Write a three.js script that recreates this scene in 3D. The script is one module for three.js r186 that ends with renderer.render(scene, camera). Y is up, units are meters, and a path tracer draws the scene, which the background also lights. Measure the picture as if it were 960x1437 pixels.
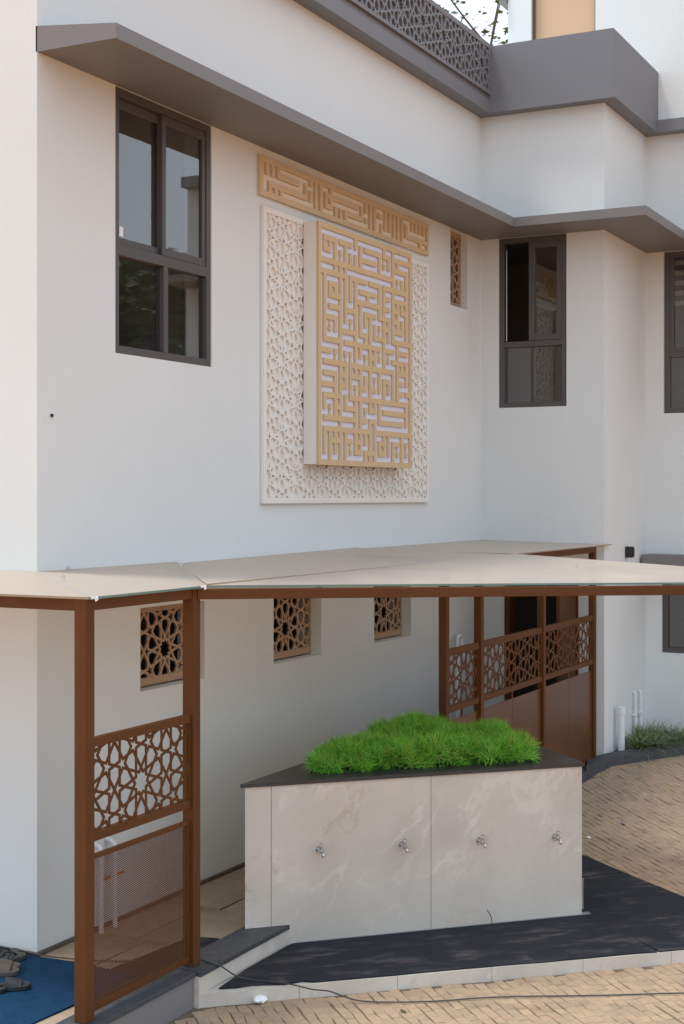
import * as THREE from 'three';
import { mergeGeometries, toCreasedNormals } from 'three/addons/utils/BufferGeometryUtils.js';
import { RoundedBoxGeometry } from 'three/addons/geometries/RoundedBoxGeometry.js';

// ---------------------------------------------------------------- camera, sky, sun, exposure
const scene = new THREE.Scene();
const ANG = THREE.MathUtils.degToRad(27.1);            // view axis against the long wall (+x)
const camera = new THREE.PerspectiveCamera(2 * Math.atan(718.5 / 2034) * 180 / Math.PI, 960 / 1437, 0.1, 600);
camera.position.set(-7.1492, 2.85, 5.7858);
camera.lookAt(-7.1492 + Math.cos(ANG), 2.85, 5.7858 - Math.sin(ANG));
camera.setViewOffset(960, 1437, 0, 21.5, 960, 1437);   // shift lens: verticals stay vertical

const SUN = new THREE.Vector3(-0.18, 0.93, -0.28).normalize();
const skyTex = (() => {
  const W = 256, H = 128, d = new Float32Array(W * H * 4), v = new THREE.Vector3();
  for (let j = 0; j < H; j++) for (let i = 0; i < W; i++) {
    const el = ((j + 0.5) / H - 0.5) * Math.PI, az = ((i + 0.5) / W - 0.5) * 2 * Math.PI;
    v.set(Math.cos(el) * Math.cos(az), Math.sin(el), Math.cos(el) * Math.sin(az));
    const up = Math.max(0, v.y), c = Math.max(0, v.dot(SUN));
    const base = 1.0 + 0.15 * Math.pow(1 - up, 3) + 0.5 * Math.pow(c, 6);
    const blue = 0.35 + 0.75 * up - 0.4 * Math.pow(c, 6);
    const k = (j * W + i) * 4, g = v.y < 0 ? 0.35 : 1;
    d[k] = base * g * (1 - 0.10 * blue); d[k + 1] = base * g * (1 + 0.11 * blue); d[k + 2] = base * g * (1 + 0.36 * blue); d[k + 3] = 1;
  }
  const t = new THREE.DataTexture(d, W, H, THREE.RGBAFormat, THREE.FloatType);
  t.mapping = THREE.EquirectangularReflectionMapping; t.magFilter = THREE.LinearFilter; t.needsUpdate = true;
  return t;
})();
scene.background = skyTex; scene.environment = skyTex;

const sun = new THREE.DirectionalLight(new THREE.Color(1.0, 0.94, 0.85), 2.5);
sun.position.copy(SUN).multiplyScalar(40).add(new THREE.Vector3(3, 2, 1));
sun.target.position.set(3, 2, 1); scene.add(sun, sun.target);
sun.castShadow = true; sun.shadow.radius = 22; sun.shadow.mapSize.set(2048, 2048);
Object.assign(sun.shadow.camera, { left: -14, right: 14, top: 14, bottom: -14, near: 1, far: 90 });

const renderer = new THREE.WebGLRenderer({ antialias: true });
renderer.setSize(684, 1024);
renderer.toneMapping = THREE.LinearToneMapping;
renderer.toneMappingExposure = 1.07;
renderer.shadowMap.enabled = true;

// ---------------------------------------------------------------- helpers
let seedv = 12345;
const rnd = () => { seedv = (seedv * 1664525 + 1013904223) >>> 0; return seedv / 4294967296; };
const rr = (a, b) => a + (b - a) * rnd();
const V = (x, y, z) => new THREE.Vector3(x, y, z);
const col = (r, g, b) => new THREE.Color().setRGB(r, g, b);
const names = new Map();
const numbered = (n) => { const k = names.get(n) ?? 0; names.set(n, k + 1); return k ? `${n}_${String(k).padStart(3, '0')}` : n; };
function tag(o, label, category, group, kind) { o.userData.label = label; if (category) o.userData.category = category; if (group) o.userData.group = group; if (kind) o.userData.kind = kind; return o; }
function thing(name, label, category, group) { const g = new THREE.Group(); g.name = numbered(name); scene.add(g); return tag(g, label, category, group); }
function structure(name, label, category) { const g = new THREE.Group(); g.name = numbered(name); scene.add(g); return tag(g, label, category, null, 'structure'); }
function mesh(name, geo, mat, parent) {
  const m = new THREE.Mesh(geo, mat); m.name = parent === scene ? numbered(name) : name;
  m.castShadow = m.receiveShadow = true; parent.add(m); return m;
}
// uv in metres from the dominant axis of each face (also for rotated things: axis u along "dir")
function uvm(g, s = 1, dir = null) {
  if (g.index) g = g.toNonIndexed();
  if (!g.attributes.normal) g.computeVertexNormals();
  const p = g.attributes.position, uv = new Float32Array(p.count * 2), a = V(), b = V(), c = V(), n = V();
  for (let i = 0; i < p.count; i += 3) {
    a.fromBufferAttribute(p, i); b.fromBufferAttribute(p, i + 1); c.fromBufferAttribute(p, i + 2);
    n.copy(b).sub(a).cross(V().copy(c).sub(a));
    const ax = Math.abs(n.x), ay = Math.abs(n.y), az = Math.abs(n.z);
    [a, b, c].forEach((q, k) => {
      let u, v;
      if (dir) { const t = q.x * dir[0] + q.z * dir[1], w = -q.x * dir[1] + q.z * dir[0]; if (ay > ax && ay > az) { u = t; v = w; } else { u = t + w * 0.37; v = q.y; } }
      else if (ay >= ax && ay >= az) { u = q.x; v = q.z; } else if (ax > az) { u = q.z; v = q.y; } else { u = q.x; v = q.y; }
      uv[(i + k) * 2] = u / s; uv[(i + k) * 2 + 1] = v / s;
    });
  }
  g.setAttribute('uv', new THREE.BufferAttribute(uv, 2));
  return g;
}
function box(x0, x1, y0, y1, z0, z1) { const g = new THREE.BoxGeometry(x1 - x0, y1 - y0, z1 - z0).toNonIndexed(); g.translate((x0 + x1) / 2, (y0 + y1) / 2, (z0 + z1) / 2); return uvm(g); }
function rbox(x0, x1, y0, y1, z0, z1, r = 0.006, seg = 2) { const g = new RoundedBoxGeometry(x1 - x0, y1 - y0, z1 - z0, seg, Math.min(r, (x1 - x0) / 2.05, (y1 - y0) / 2.05, (z1 - z0) / 2.05)); g.translate((x0 + x1) / 2, (y0 + y1) / 2, (z0 + z1) / 2); const h = g.index ? g.toNonIndexed() : g; return uvm(h); }
const merge = (l) => mergeGeometries(l.map((g) => { g = g.index ? g.toNonIndexed() : g; for (const k of Object.keys(g.attributes)) if (!['position', 'normal', 'uv'].includes(k)) g.deleteAttribute(k); if (!g.attributes.uv) g.setAttribute('uv', new THREE.BufferAttribute(new Float32Array(g.attributes.position.count * 2), 2)); return g; }));
// prism over a plan polygon [[x,z],...] from y0 to y1 (numbers, or functions of x,z)
function prism(poly, y0, y1, s = 1, dir = null, open = false) {
  const f0 = typeof y0 === 'function' ? y0 : () => y0, f1 = typeof y1 === 'function' ? y1 : () => y1;
  const P = poly.map(([x, z]) => new THREE.Vector2(x, z));
  if (THREE.ShapeUtils.isClockWise(P)) P.reverse();
  const tri = THREE.ShapeUtils.triangulateShape(P, []), pos = [];
  const put = (...q) => q.forEach((v) => pos.push(...v));
  const T = (i) => [P[i].x, f1(P[i].x, P[i].y), P[i].y], B = (i) => [P[i].x, f0(P[i].x, P[i].y), P[i].y];
  for (const [a, b, c] of tri) { put(T(a), T(c), T(b)); if (!open) put(B(a), B(b), B(c)); }
  for (let i = 0; i < P.length; i++) { const j = (i + 1) % P.length; put(B(i), T(i), T(j)); put(B(i), T(j), B(j)); }
  const g = new THREE.BufferGeometry(); g.setAttribute('position', new THREE.Float32BufferAttribute(pos, 3)); g.computeVertexNormals();
  return uvm(g, s, dir);
}
// wall in the plane of u (right) and y with rectangular openings, thickness t behind its face; frame: origin o, u axis, n outward normal
function wall(u0, u1, y0, y1, holes, t, toWorld) {
  const s = new THREE.Shape([[u0, y0], [u1, y0], [u1, y1], [u0, y1]].map((q) => new THREE.Vector2(...q)));
  for (const [a, b, c, d] of holes) s.holes.push(new THREE.Path([[a, c], [a, d], [b, d], [b, c]].map((q) => new THREE.Vector2(...q))));
  const g = new THREE.ExtrudeGeometry(s, { depth: t, bevelEnabled: false, steps: 1 }); g.translate(0, 0, -t);
  g.applyMatrix4(toWorld); return uvm(g.index ? g.toNonIndexed() : g);
}
function tube(pts, r, seg = 40, rad = 8, closed = false, tension = 0.5) { return new THREE.TubeGeometry(new THREE.CatmullRomCurve3(pts.map((p) => V(...p)), closed, 'catmullrom', tension), seg, r, rad, closed); }
function cyl(r0, r1, h, seg = 20) { return new THREE.CylinderGeometry(r1, r0, h, seg); }
function at(g, x, y, z, rx = 0, ry = 0, rz = 0) { g.applyMatrix4(new THREE.Matrix4().makeRotationFromEuler(new THREE.Euler(rx, ry, rz)).setPosition(x, y, z)); return g; }

// ---------------------------------------------------------------- procedural textures
function hash(i, j, s) { let h = (i * 374761393 + j * 668265263 + s * 974634777) | 0; h = Math.imul(h ^ (h >>> 13), 1274126177); return ((h ^ (h >>> 16)) >>> 0) / 4294967296; }
function vn(x, y, per, s, pery = per) {                      // periodic value noise
  const i = Math.floor(x), j = Math.floor(y), fx = x - i, fy = y - j, u = fx * fx * (3 - 2 * fx), w = fy * fy * (3 - 2 * fy);
  const m = (a, p) => ((a % p) + p) % p, h = (a, b) => hash(m(a, per), m(b, pery), s);
  return (h(i, j) * (1 - u) + h(i + 1, j) * u) * (1 - w) + (h(i, j + 1) * (1 - u) + h(i + 1, j + 1) * u) * w;
}
function fbm(u, v, f, s, oct = 5, fy = f) { let a = 0.5, t = 0, n = 0, fx = f; for (let o = 0; o < oct; o++) { t += a * vn(u * fx, v * fy, fx, s + o, fy); n += a; a *= 0.55; fx *= 2; fy *= 2; } return t / n; }
function tex(size, fn, srgb = true) {                         // fn(u, v) -> linear [r,g,b]
  const d = new Uint8Array(size * size * 4), enc = (x) => { x = Math.min(1, Math.max(0, x)); return srgb ? (x <= 0.0031308 ? 12.92 * x : 1.055 * Math.pow(x, 1 / 2.4) - 0.055) : x; };
  for (let j = 0; j < size; j++) for (let i = 0; i < size; i++) { const c = fn(i / size, j / size), k = (j * size + i) * 4; d[k] = enc(c[0]) * 255; d[k + 1] = enc(c[1]) * 255; d[k + 2] = enc(c[2]) * 255; d[k + 3] = 255; }
  const t = new THREE.DataTexture(d, size, size); t.wrapS = t.wrapT = THREE.RepeatWrapping; t.magFilter = THREE.LinearFilter; t.minFilter = THREE.LinearMipmapLinearFilter; t.generateMipmaps = true;
  if (srgb) t.colorSpace = THREE.SRGBColorSpace; t.needsUpdate = true; return t;
}
const rep = (t, m) => { const c = t.clone(); c.repeat.set(1 / m, 1 / m); c.needsUpdate = true; return c; };   // one repeat every m metres
const grain = tex(512, (u, v) => { const f = 0.5 * fbm(u, v, 64, 3, 3) + 0.5 * fbm(u, v, 12, 9, 4); return [f, f, f]; }, false);
const plasterMap = tex(1024, (u, v) => {
  const c = fbm(u, v, 3, 21, 5), f = fbm(u, v, 90, 31, 2), st = fbm(u, v, 40, 51, 3, 3);
  const k = 0.965 + 0.07 * (c - 0.5) + 0.02 * (f - 0.5) + 0.006 * (st - 0.5);
  return [k, k * (0.995 + 0.008 * c), k * (0.985 + 0.02 * c)];
});
const slabMap0 = tex(256, (u, v) => { const k = 0.9 + 0.35 * (fbm(u, v, 5, 301, 5) - 0.5) + 0.12 * (fbm(u, v, 60, 303, 2) - 0.5); return [k, k, k]; });
const M = {};
const std = (o) => new THREE.MeshStandardMaterial(o);
M.wall = std({ color: col(0.725, 0.748, 0.742), map: rep(plasterMap, 3.1), bumpMap: rep(grain, 0.9), bumpScale: 0.0007, roughness: 0.85 });
M.eave = std({ color: col(0.20, 0.188, 0.186), map: rep(plasterMap, 2.3), bumpMap: rep(grain, 0.7), bumpScale: 0.001, roughness: 0.55 });
M.parapet = std({ color: col(0.19, 0.19, 0.205), map: rep(plasterMap, 2.7), bumpMap: rep(grain, 0.7), bumpScale: 0.001, roughness: 0.55 });
M.lowgrey = std({ color: col(0.20, 0.19, 0.19), map: rep(plasterMap, 1.7), bumpMap: rep(grain, 0.5), bumpScale: 0.001, roughness: 0.6 });
M.cream = std({ color: col(0.79, 0.755, 0.705), roughness: 0.6, bumpMap: rep(grain, 0.4), bumpScale: 0.0004 });
M.gold = std({ color: col(0.60, 0.43, 0.235), roughness: 0.5, bumpMap: rep(grain, 0.3), bumpScale: 0.0004 });
M.banner = std({ color: col(0.62, 0.455, 0.265), roughness: 0.5, bumpMap: rep(grain, 0.3), bumpScale: 0.0004 });
M.bannerBack = std({ color: col(0.75, 0.66, 0.53), roughness: 0.55 });
M.acrylic = std({ color: col(0.66, 0.66, 0.78), roughness: 0.35 });
M.steel = new THREE.MeshPhysicalMaterial({ color: col(0.118, 0.043, 0.0135), map: rep(slabMap0, 1.3), specularIntensity: 0.35, roughness: 0.55, bumpMap: rep(grain, 0.25), bumpScale: 0.0005 });
M.sheet = new THREE.MeshPhysicalMaterial({ color: col(0.118, 0.043, 0.0135), map: rep(slabMap0, 0.9), specularIntensity: 0.6, roughness: 0.3 });
M.grille = std({ color: col(0.40, 0.26, 0.165), roughness: 0.55 });
M.frame = std({ color: col(0.09, 0.080, 0.078), roughness: 0.42, metalness: 0.15 });
M.glass = new THREE.MeshPhysicalMaterial({ color: col(0.55, 0.57, 0.56), transmission: 1, thickness: 0, roughness: 0.02, ior: 2.3 });
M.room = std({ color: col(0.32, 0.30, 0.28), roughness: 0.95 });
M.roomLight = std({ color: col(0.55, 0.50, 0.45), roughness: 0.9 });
M.peach = std({ color: col(0.62, 0.41, 0.25), roughness: 0.6 });
M.white = std({ color: col(0.75, 0.76, 0.78), roughness: 0.4 });
M.orange = std({ color: col(0.6, 0.13, 0.03), roughness: 0.5 });
M.black = std({ color: col(0.015, 0.015, 0.017), roughness: 0.5 });
M.sticker = std({ color: col(0.85, 0.85, 0.85), roughness: 0.6 });
M.chrome = std({ color: col(0.52, 0.53, 0.55), metalness: 1, roughness: 0.16 });
M.galv = std({ color: col(0.6, 0.62, 0.64), metalness: 0.9, roughness: 0.4 });
const dustMap = tex(512, (u, v) => { const c = fbm(u, v, 4, 77, 5), s = fbm(u, v, 60, 78, 3, 6), k = 0.86 + 0.16 * c + 0.06 * (s - 0.5); return [k, k * 0.99, k * (0.97 + 0.02 * c)]; });
M.canopy = new THREE.MeshPhysicalMaterial({ color: col(0.68, 0.55, 0.41), map: rep(dustMap, 1.7), specularIntensity: 0.55, transmission: 0.68, thickness: 0, roughness: 0.62, ior: 1.5 });
M.sealant = std({ color: col(0.42, 0.44, 0.44), roughness: 0.5 });
M.glassEdge = std({ color: col(0.13, 0.23, 0.21), roughness: 0.15 });
const marbleMap = tex(1024, (u, v) => {
  const wx = u + 0.06 * (fbm(u, v, 7, 5, 5) - 0.5), wy = v + 0.06 * (fbm(u, v, 7, 6, 5) - 0.5), a = wx + wy, b = wy - wx;
  const cloud = fbm(wx, wy, 5, 11, 6), diag = fbm(a, b, 3, 15, 6, 8), patch = fbm(wx, wy, 8, 17, 5);
  const r = Math.abs(fbm(a, b, 3, 19, 6, 7) - 0.5), r2 = Math.abs(fbm(a, b, 5, 27, 6, 10) - 0.48), run = fbm(u, v, 120, 29, 3, 4);
  const vein = Math.max(0, 1 - r * 60) * Math.max(0, diag - 0.44) * 3, white = Math.max(0, 1 - r2 * 16) * Math.max(0, patch - 0.40) * 4.5;
  const tan = Math.max(0, diag - 0.48) * 1.6, fine = 0.035 * (fbm(u, v, 100, 23, 2) - 0.5), k = 0.90 + 0.34 * (cloud - 0.5) + fine + 0.05 * Math.max(0, run - 0.55);
  return [k + 0.12 * white - 0.14 * vein + 0.02 * tan, k + 0.12 * white - 0.21 * vein - 0.06 * tan, k + 0.13 * white - 0.25 * vein - 0.14 * tan];
});
M.marble = std({ color: col(0.655, 0.597, 0.528), map: rep(marbleMap, 2.7), roughness: 0.33 });
M.marbleEdge = std({ color: col(0.655, 0.597, 0.528), map: rep(marbleMap, 1.9), roughness: 0.5 });
const graniteMap = tex(512, (u, v) => { const a = fbm(u, v, 64, 41, 3), b = fbm(u, v, 9, 43, 5), d = fbm(u, v, 22, 47, 4), k = 0.35 + 1.1 * b * 0.6 + (a > 0.64 ? 1.1 : a > 0.57 ? 0.3 : 0) + (d > 0.62 ? 0.9 : 0); return [k, k, k * 1.04]; });
M.granite = std({ color: col(0.040, 0.040, 0.043), map: rep(graniteMap, 0.5), roughness: 0.38, bumpMap: rep(grain, 0.2), bumpScale: 0.0004 });
M.granite2 = std({ color: col(0.066, 0.068, 0.074), map: rep(graniteMap, 0.45), roughness: 0.6, bumpMap: rep(grain, 0.2), bumpScale: 0.001 });
const rubberMap = tex(1024, (u, v) => {
  const s = fbm(u, v, 9, 61, 5, 30), p = fbm(u, v, 5, 63, 5), f = fbm(u, v, 120, 65, 2), d = Math.max(0, s - 0.5) * Math.max(0, p - 0.33) * 16;
  const k = 0.85 + 0.3 * (f - 0.5) + 0.5 * (p - 0.5);
  return [0.19 * k + 0.56 * d, 0.20 * k + 0.37 * d, 0.235 * k + 0.27 * d];
});
M.rubber = new THREE.MeshPhysicalMaterial({ color: col(0.076, 0.090, 0.110), map: rep(rubberMap, 1.6), specularIntensity: 0.55, roughness: 0.72, bumpMap: rep(grain, 0.12), bumpScale: 0.0012 });
const slabMap = tex(512, (u, v) => { const c = fbm(u, v, 4, 81, 6), f = fbm(u, v, 40, 83, 3), k = 0.8 + 0.45 * (c - 0.5) + 0.22 * (f - 0.5); return [k, k * 0.985, k * (0.95 + 0.06 * c)]; });
M.slab = [0, 1, 2].map((i) => std({ color: col(0.40 + 0.03 * i, 0.315 + 0.02 * i, 0.215 + 0.02 * i), map: rep(slabMap, 0.9 + 0.2 * i), roughness: 0.7, bumpMap: rep(grain, 0.3), bumpScale: 0.002 }));
M.mortar = std({ color: col(0.13, 0.105, 0.082), map: rep(slabMap, 0.7), roughness: 0.95, bumpMap: rep(grain, 0.3), bumpScale: 0.004 });
const paverMap = tex(512, (u, v) => { const c = fbm(u, v, 4, 91, 6), f = fbm(u, v, 70, 93, 3), d = Math.max(0, fbm(u, v, 9, 95, 4) - 0.55), k = 0.86 + 0.4 * (c - 0.5) + 0.22 * (f - 0.5) - 0.5 * d; return [k, k * (1.0 - 0.02 * c), k * (0.97 - 0.03 * c + 0.15 * d)]; });
const paverTones = [[0.43, 0.304, 0.207], [0.42, 0.298, 0.203], [0.445, 0.314, 0.212], [0.415, 0.298, 0.207], [0.43, 0.296, 0.197], [0.405, 0.298, 0.21]];
M.paver = paverTones.map((c, i) => std({ color: col(...c), map: rep(paverMap, 0.8 + 0.07 * i), roughness: 0.85, bumpMap: rep(grain, 0.22), bumpScale: 0.0025 }));
M.joint = std({ color: col(0.17, 0.122, 0.085), map: rep(slabMap, 0.5), roughness: 0.95 });
M.ground = std({ color: col(0.52, 0.245, 0.10), map: rep(paverMap, 1.3), roughness: 0.95, bumpMap: rep(grain, 0.3), bumpScale: 0.004 });  // unseen ground, reddened so it throws peach bounce light under the eaves
const weaveMap = tex(512, (u, v) => { const s = 0.5 + 0.5 * Math.sin((u + v) * Math.PI * 2 * 40), t = 0.5 + 0.5 * Math.sin((u - v) * Math.PI * 2 * 40), c = fbm(u, v, 5, 101, 5), k = 0.35 + 0.8 * s * t + 0.35 * (c - 0.5); return [k * 0.9 + 0.05 * c, k, k]; });
M.blue = new THREE.MeshPhysicalMaterial({ color: col(0.012, 0.072, 0.17), map: rep(weaveMap, 0.36), specularIntensity: 0.25, roughness: 0.85, bumpMap: rep(weaveMap, 0.42), bumpScale: 0.003 });
M.bark = std({ color: col(0.13, 0.10, 0.075), roughness: 0.95, bumpMap: rep(grain, 0.3), bumpScale: 0.01 });
const leafMat = (r, g, b) => new THREE.MeshPhysicalMaterial({ color: col(r, g, b), roughness: 0.6, side: THREE.DoubleSide, transmission: 0.35, thickness: 0 });

// ---------------------------------------------------------------- ground
// the yard rises gently towards the far kerb
const gs = (x, z) => (x - 0.12) - 0.9 * (z - 1.1);
const gy = (x, z) => { const s = Math.min(8, gs(x, z)); return -0.182 + (s > 0 ? 0.0235 * s : 0) + (s > 3.3 ? 0.0093 * (s - 3.3) ** 2 : 0); };
{
  const g = new THREE.PlaneGeometry(400, 400, 1, 1); g.rotateX(-Math.PI / 2); g.translate(0, -0.235, 0);
  tag(mesh('ground', uvm(g.toNonIndexed()), M.ground, scene), 'unseen ground beyond the paved yard, reddened for warm bounce light', 'ground', null, 'structure');
  const pav = structure('paving', 'tan cobble paving of the yard with dark joints', 'paving');
  // bedding under the stones
  const N = 60, x0 = -6, x1 = 14, z0 = -1, z1 = 15, pos = [], idx = [];
  for (let j = 0; j <= N; j++) for (let i = 0; i <= N; i++) { const x = x0 + (x1 - x0) * i / N, z = z0 + (z1 - z0) * j / N; pos.push(x, gy(x, z) - 0.0045, z); }
  for (let j = 0; j < N; j++) for (let i = 0; i < N; i++) { const a = j * (N + 1) + i; idx.push(a, a + N + 1, a + 1, a + 1, a + N + 1, a + N + 2); }
  const bg = new THREE.BufferGeometry(); bg.setAttribute('position', new THREE.Float32BufferAttribute(pos, 3)); bg.setIndex(idx); bg.computeVertexNormals();
  const inView = (x, z) => { const dx = x - camera.position.x, dz = z - camera.position.z, dep = dx * Math.cos(ANG) - dz * Math.sin(ANG), lat = dx * Math.sin(ANG) + dz * Math.cos(ANG); return !(x < -2.3 || x > 10.3 || z > 8.8 || dep < 5.8 || lat / dep > 0.40 || lat / dep < -0.28); };
  const half = [[], []]; for (let k = 0; k < idx.length; k += 3) { const t = [0, 1, 2].map((m) => idx[k + m] * 3), cx = (pos[t[0]] + pos[t[1]] + pos[t[2]]) / 3, cz = (pos[t[0] + 2] + pos[t[1] + 2] + pos[t[2] + 2]) / 3; half[inView(cx, cz) ? 0 : 1].push(...[0, 1, 2].map((m) => idx[k + m])); }
  [['bedding', M.joint], ['bounce_yard', M.ground]].forEach(([nm, mt], k) => { const h = bg.clone(); h.setIndex(half[k]); mesh(nm, uvm(h), mt, pav); });  // yard out of view takes the reddened ground colour for warm bounce light
  // stones in courses across the diagonal of the yard
  const e1 = [Math.SQRT1_2, Math.SQRT1_2], e2 = [-Math.SQRT1_2, Math.SQRT1_2], A = 0.068, B = 0.094;
  const inPoly = (x, z, P) => { let c = false; for (let i = 0, j = P.length - 1; i < P.length; j = i++) if ((P[i][1] > z) !== (P[j][1] > z) && x < (P[j][0] - P[i][0]) * (z - P[i][1]) / (P[j][1] - P[i][1]) + P[i][0]) c = !c; return c; };
  const PLAT = [[0.08, 1.08], [2.80, 4.09], [4.40, 2.10], [4.3, 1.2], [0.0, 0.9]];
  const jit = (i, j, s) => hash(i + 500, j + 500, s) - 0.5;
  const corner = (i, j) => {                                  // shared lattice corner with wobble, courses slightly waving
    const wav = 0.05 * Math.sin(i * 0.21) + 0.03 * Math.sin(i * 0.53 + 1), st = (i & 1) ? 0.5 : 0;
    const a = i * A + jit(i, j, 7) * 0.028, b = (j + st) * B + wav + jit(i, j, 8) * 0.03;
    return [e1[0] * a + e2[0] * b, e1[1] * a + e2[1] * b];
  };
  const cells = [];
  for (let i = -34; i < 158; i++) for (let j = -96; j < 63; j++) {
    const wav = (k) => 0.05 * Math.sin(k * 0.21) + 0.03 * Math.sin(k * 0.53 + 1);
    const st = hash(i, 3, 5) * 0.9, P = [];
    const pt = (k, m, sd) => { const a = k * A + jit(k, m, 7 + sd) * 0.016, b = (m + st) * B + (wav(i) + wav(i + 1)) / 2 + jit(i, m, 8 + sd) * 0.018; return [e1[0] * a + e2[0] * b, e1[1] * a + e2[1] * b]; };
    P.push(pt(i, j, 0), pt(i + 1, j, 1), pt(i + 1, j + 1, 1), pt(i, j + 1, 0));
    const cx = (P[0][0] + P[2][0]) / 2, cz = (P[0][1] + P[2][1]) / 2;
    if (cx < -2.5 || cx > 10.5 || cz < 1.12 || cz > 9 || inPoly(cx, cz, PLAT)) continue;
    if (cx > 6.6 && cz < 1.42) continue;
    if (cz < 1.42 + (cx - 7.25) * 0.62 && cx > 7.0) continue;
    // keep what this side of the yard can show, with a margin of a step or two
    const dx = cx - camera.position.x, dz = cz - camera.position.z, dep = dx * Math.cos(ANG) - dz * Math.sin(ANG), lat = dx * Math.sin(ANG) + dz * Math.cos(ANG);
    if (dep < 5.5 || lat / dep > 0.42 || lat / dep < -0.3) continue;
    const u = 480 + 2034 * lat / dep, vv = 697 + 2034 * (2.85 - gy(cx, cz)) / dep;
    cells.push({ P, cx, cz, dep, seen: u > -5 && u < 965 && vv < 1442, r: hash(i, j, 31) });
  }
  const stone = (c, gap) => {
    const { P, cx, cz } = c, ins = (k) => P.map(([x, z]) => { const d = Math.hypot(x - cx, z - cz); return [x + (cx - x) * k / d, z + (cz - z) * k / d]; });
    const lift = 0.001 + (hash(Math.round(cx * 997), Math.round(cz * 991), 3) - 0.5) * 0.003, tx = (hash(Math.round(cx * 997), Math.round(cz * 991), 4) - 0.5) * 0.018, tz = (hash(Math.round(cx * 997), Math.round(cz * 991), 6) - 0.5) * 0.018;
    const h = (x, z) => gy(x, z) + lift + (x - cx) * tx + (z - cz) * tz, o = ins(gap), t = ins(gap + 0.0045), pos = [];
    const O = o.map(([x, z]) => [x, gy(x, z) - 0.02, z]), E = o.map(([x, z]) => [x, h(x, z) - 0.0035, z]), T = t.map(([x, z]) => [x, h(x, z), z]);
    for (let k = 0; k < 4; k++) { const n = (k + 1) % 4; pos.push(...O[k], ...E[k], ...E[n], ...O[k], ...E[n], ...O[n], ...E[k], ...T[k], ...T[n], ...E[k], ...T[n], ...E[n]); }
    pos.push(...T[0], ...T[2], ...T[1], ...T[0], ...T[3], ...T[2]);
    const g = new THREE.BufferGeometry(); g.setAttribute('position', new THREE.Float32BufferAttribute(pos, 3)); g.computeVertexNormals();
    return uvm(g);
  };
  const near = cells.filter((c) => c.seen).sort((a, b) => a.dep - b.dep).slice(0, 300), ns = new Set(near);
  const mi = (c) => Math.floor((0.5 * c.r + 0.5 * vn(c.cx * 1.3 + 40, c.cz * 1.3 + 40, 1000, 3)) * M.paver.length * 0.999);
  for (const c of near) mesh('paver', stone(c, 0.003), M.paver[mi(c)], pav);
  const rest = M.paver.map(() => []);
  for (const c of cells) if (!ns.has(c)) rest[mi(c)].push(stone(c, 0.003));
  rest.forEach((l, k) => { if (l.length) { const m = mesh('paver_field', merge(l), M.paver[k], pav); m.userData.kind = 'stuff'; } });
}

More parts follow.
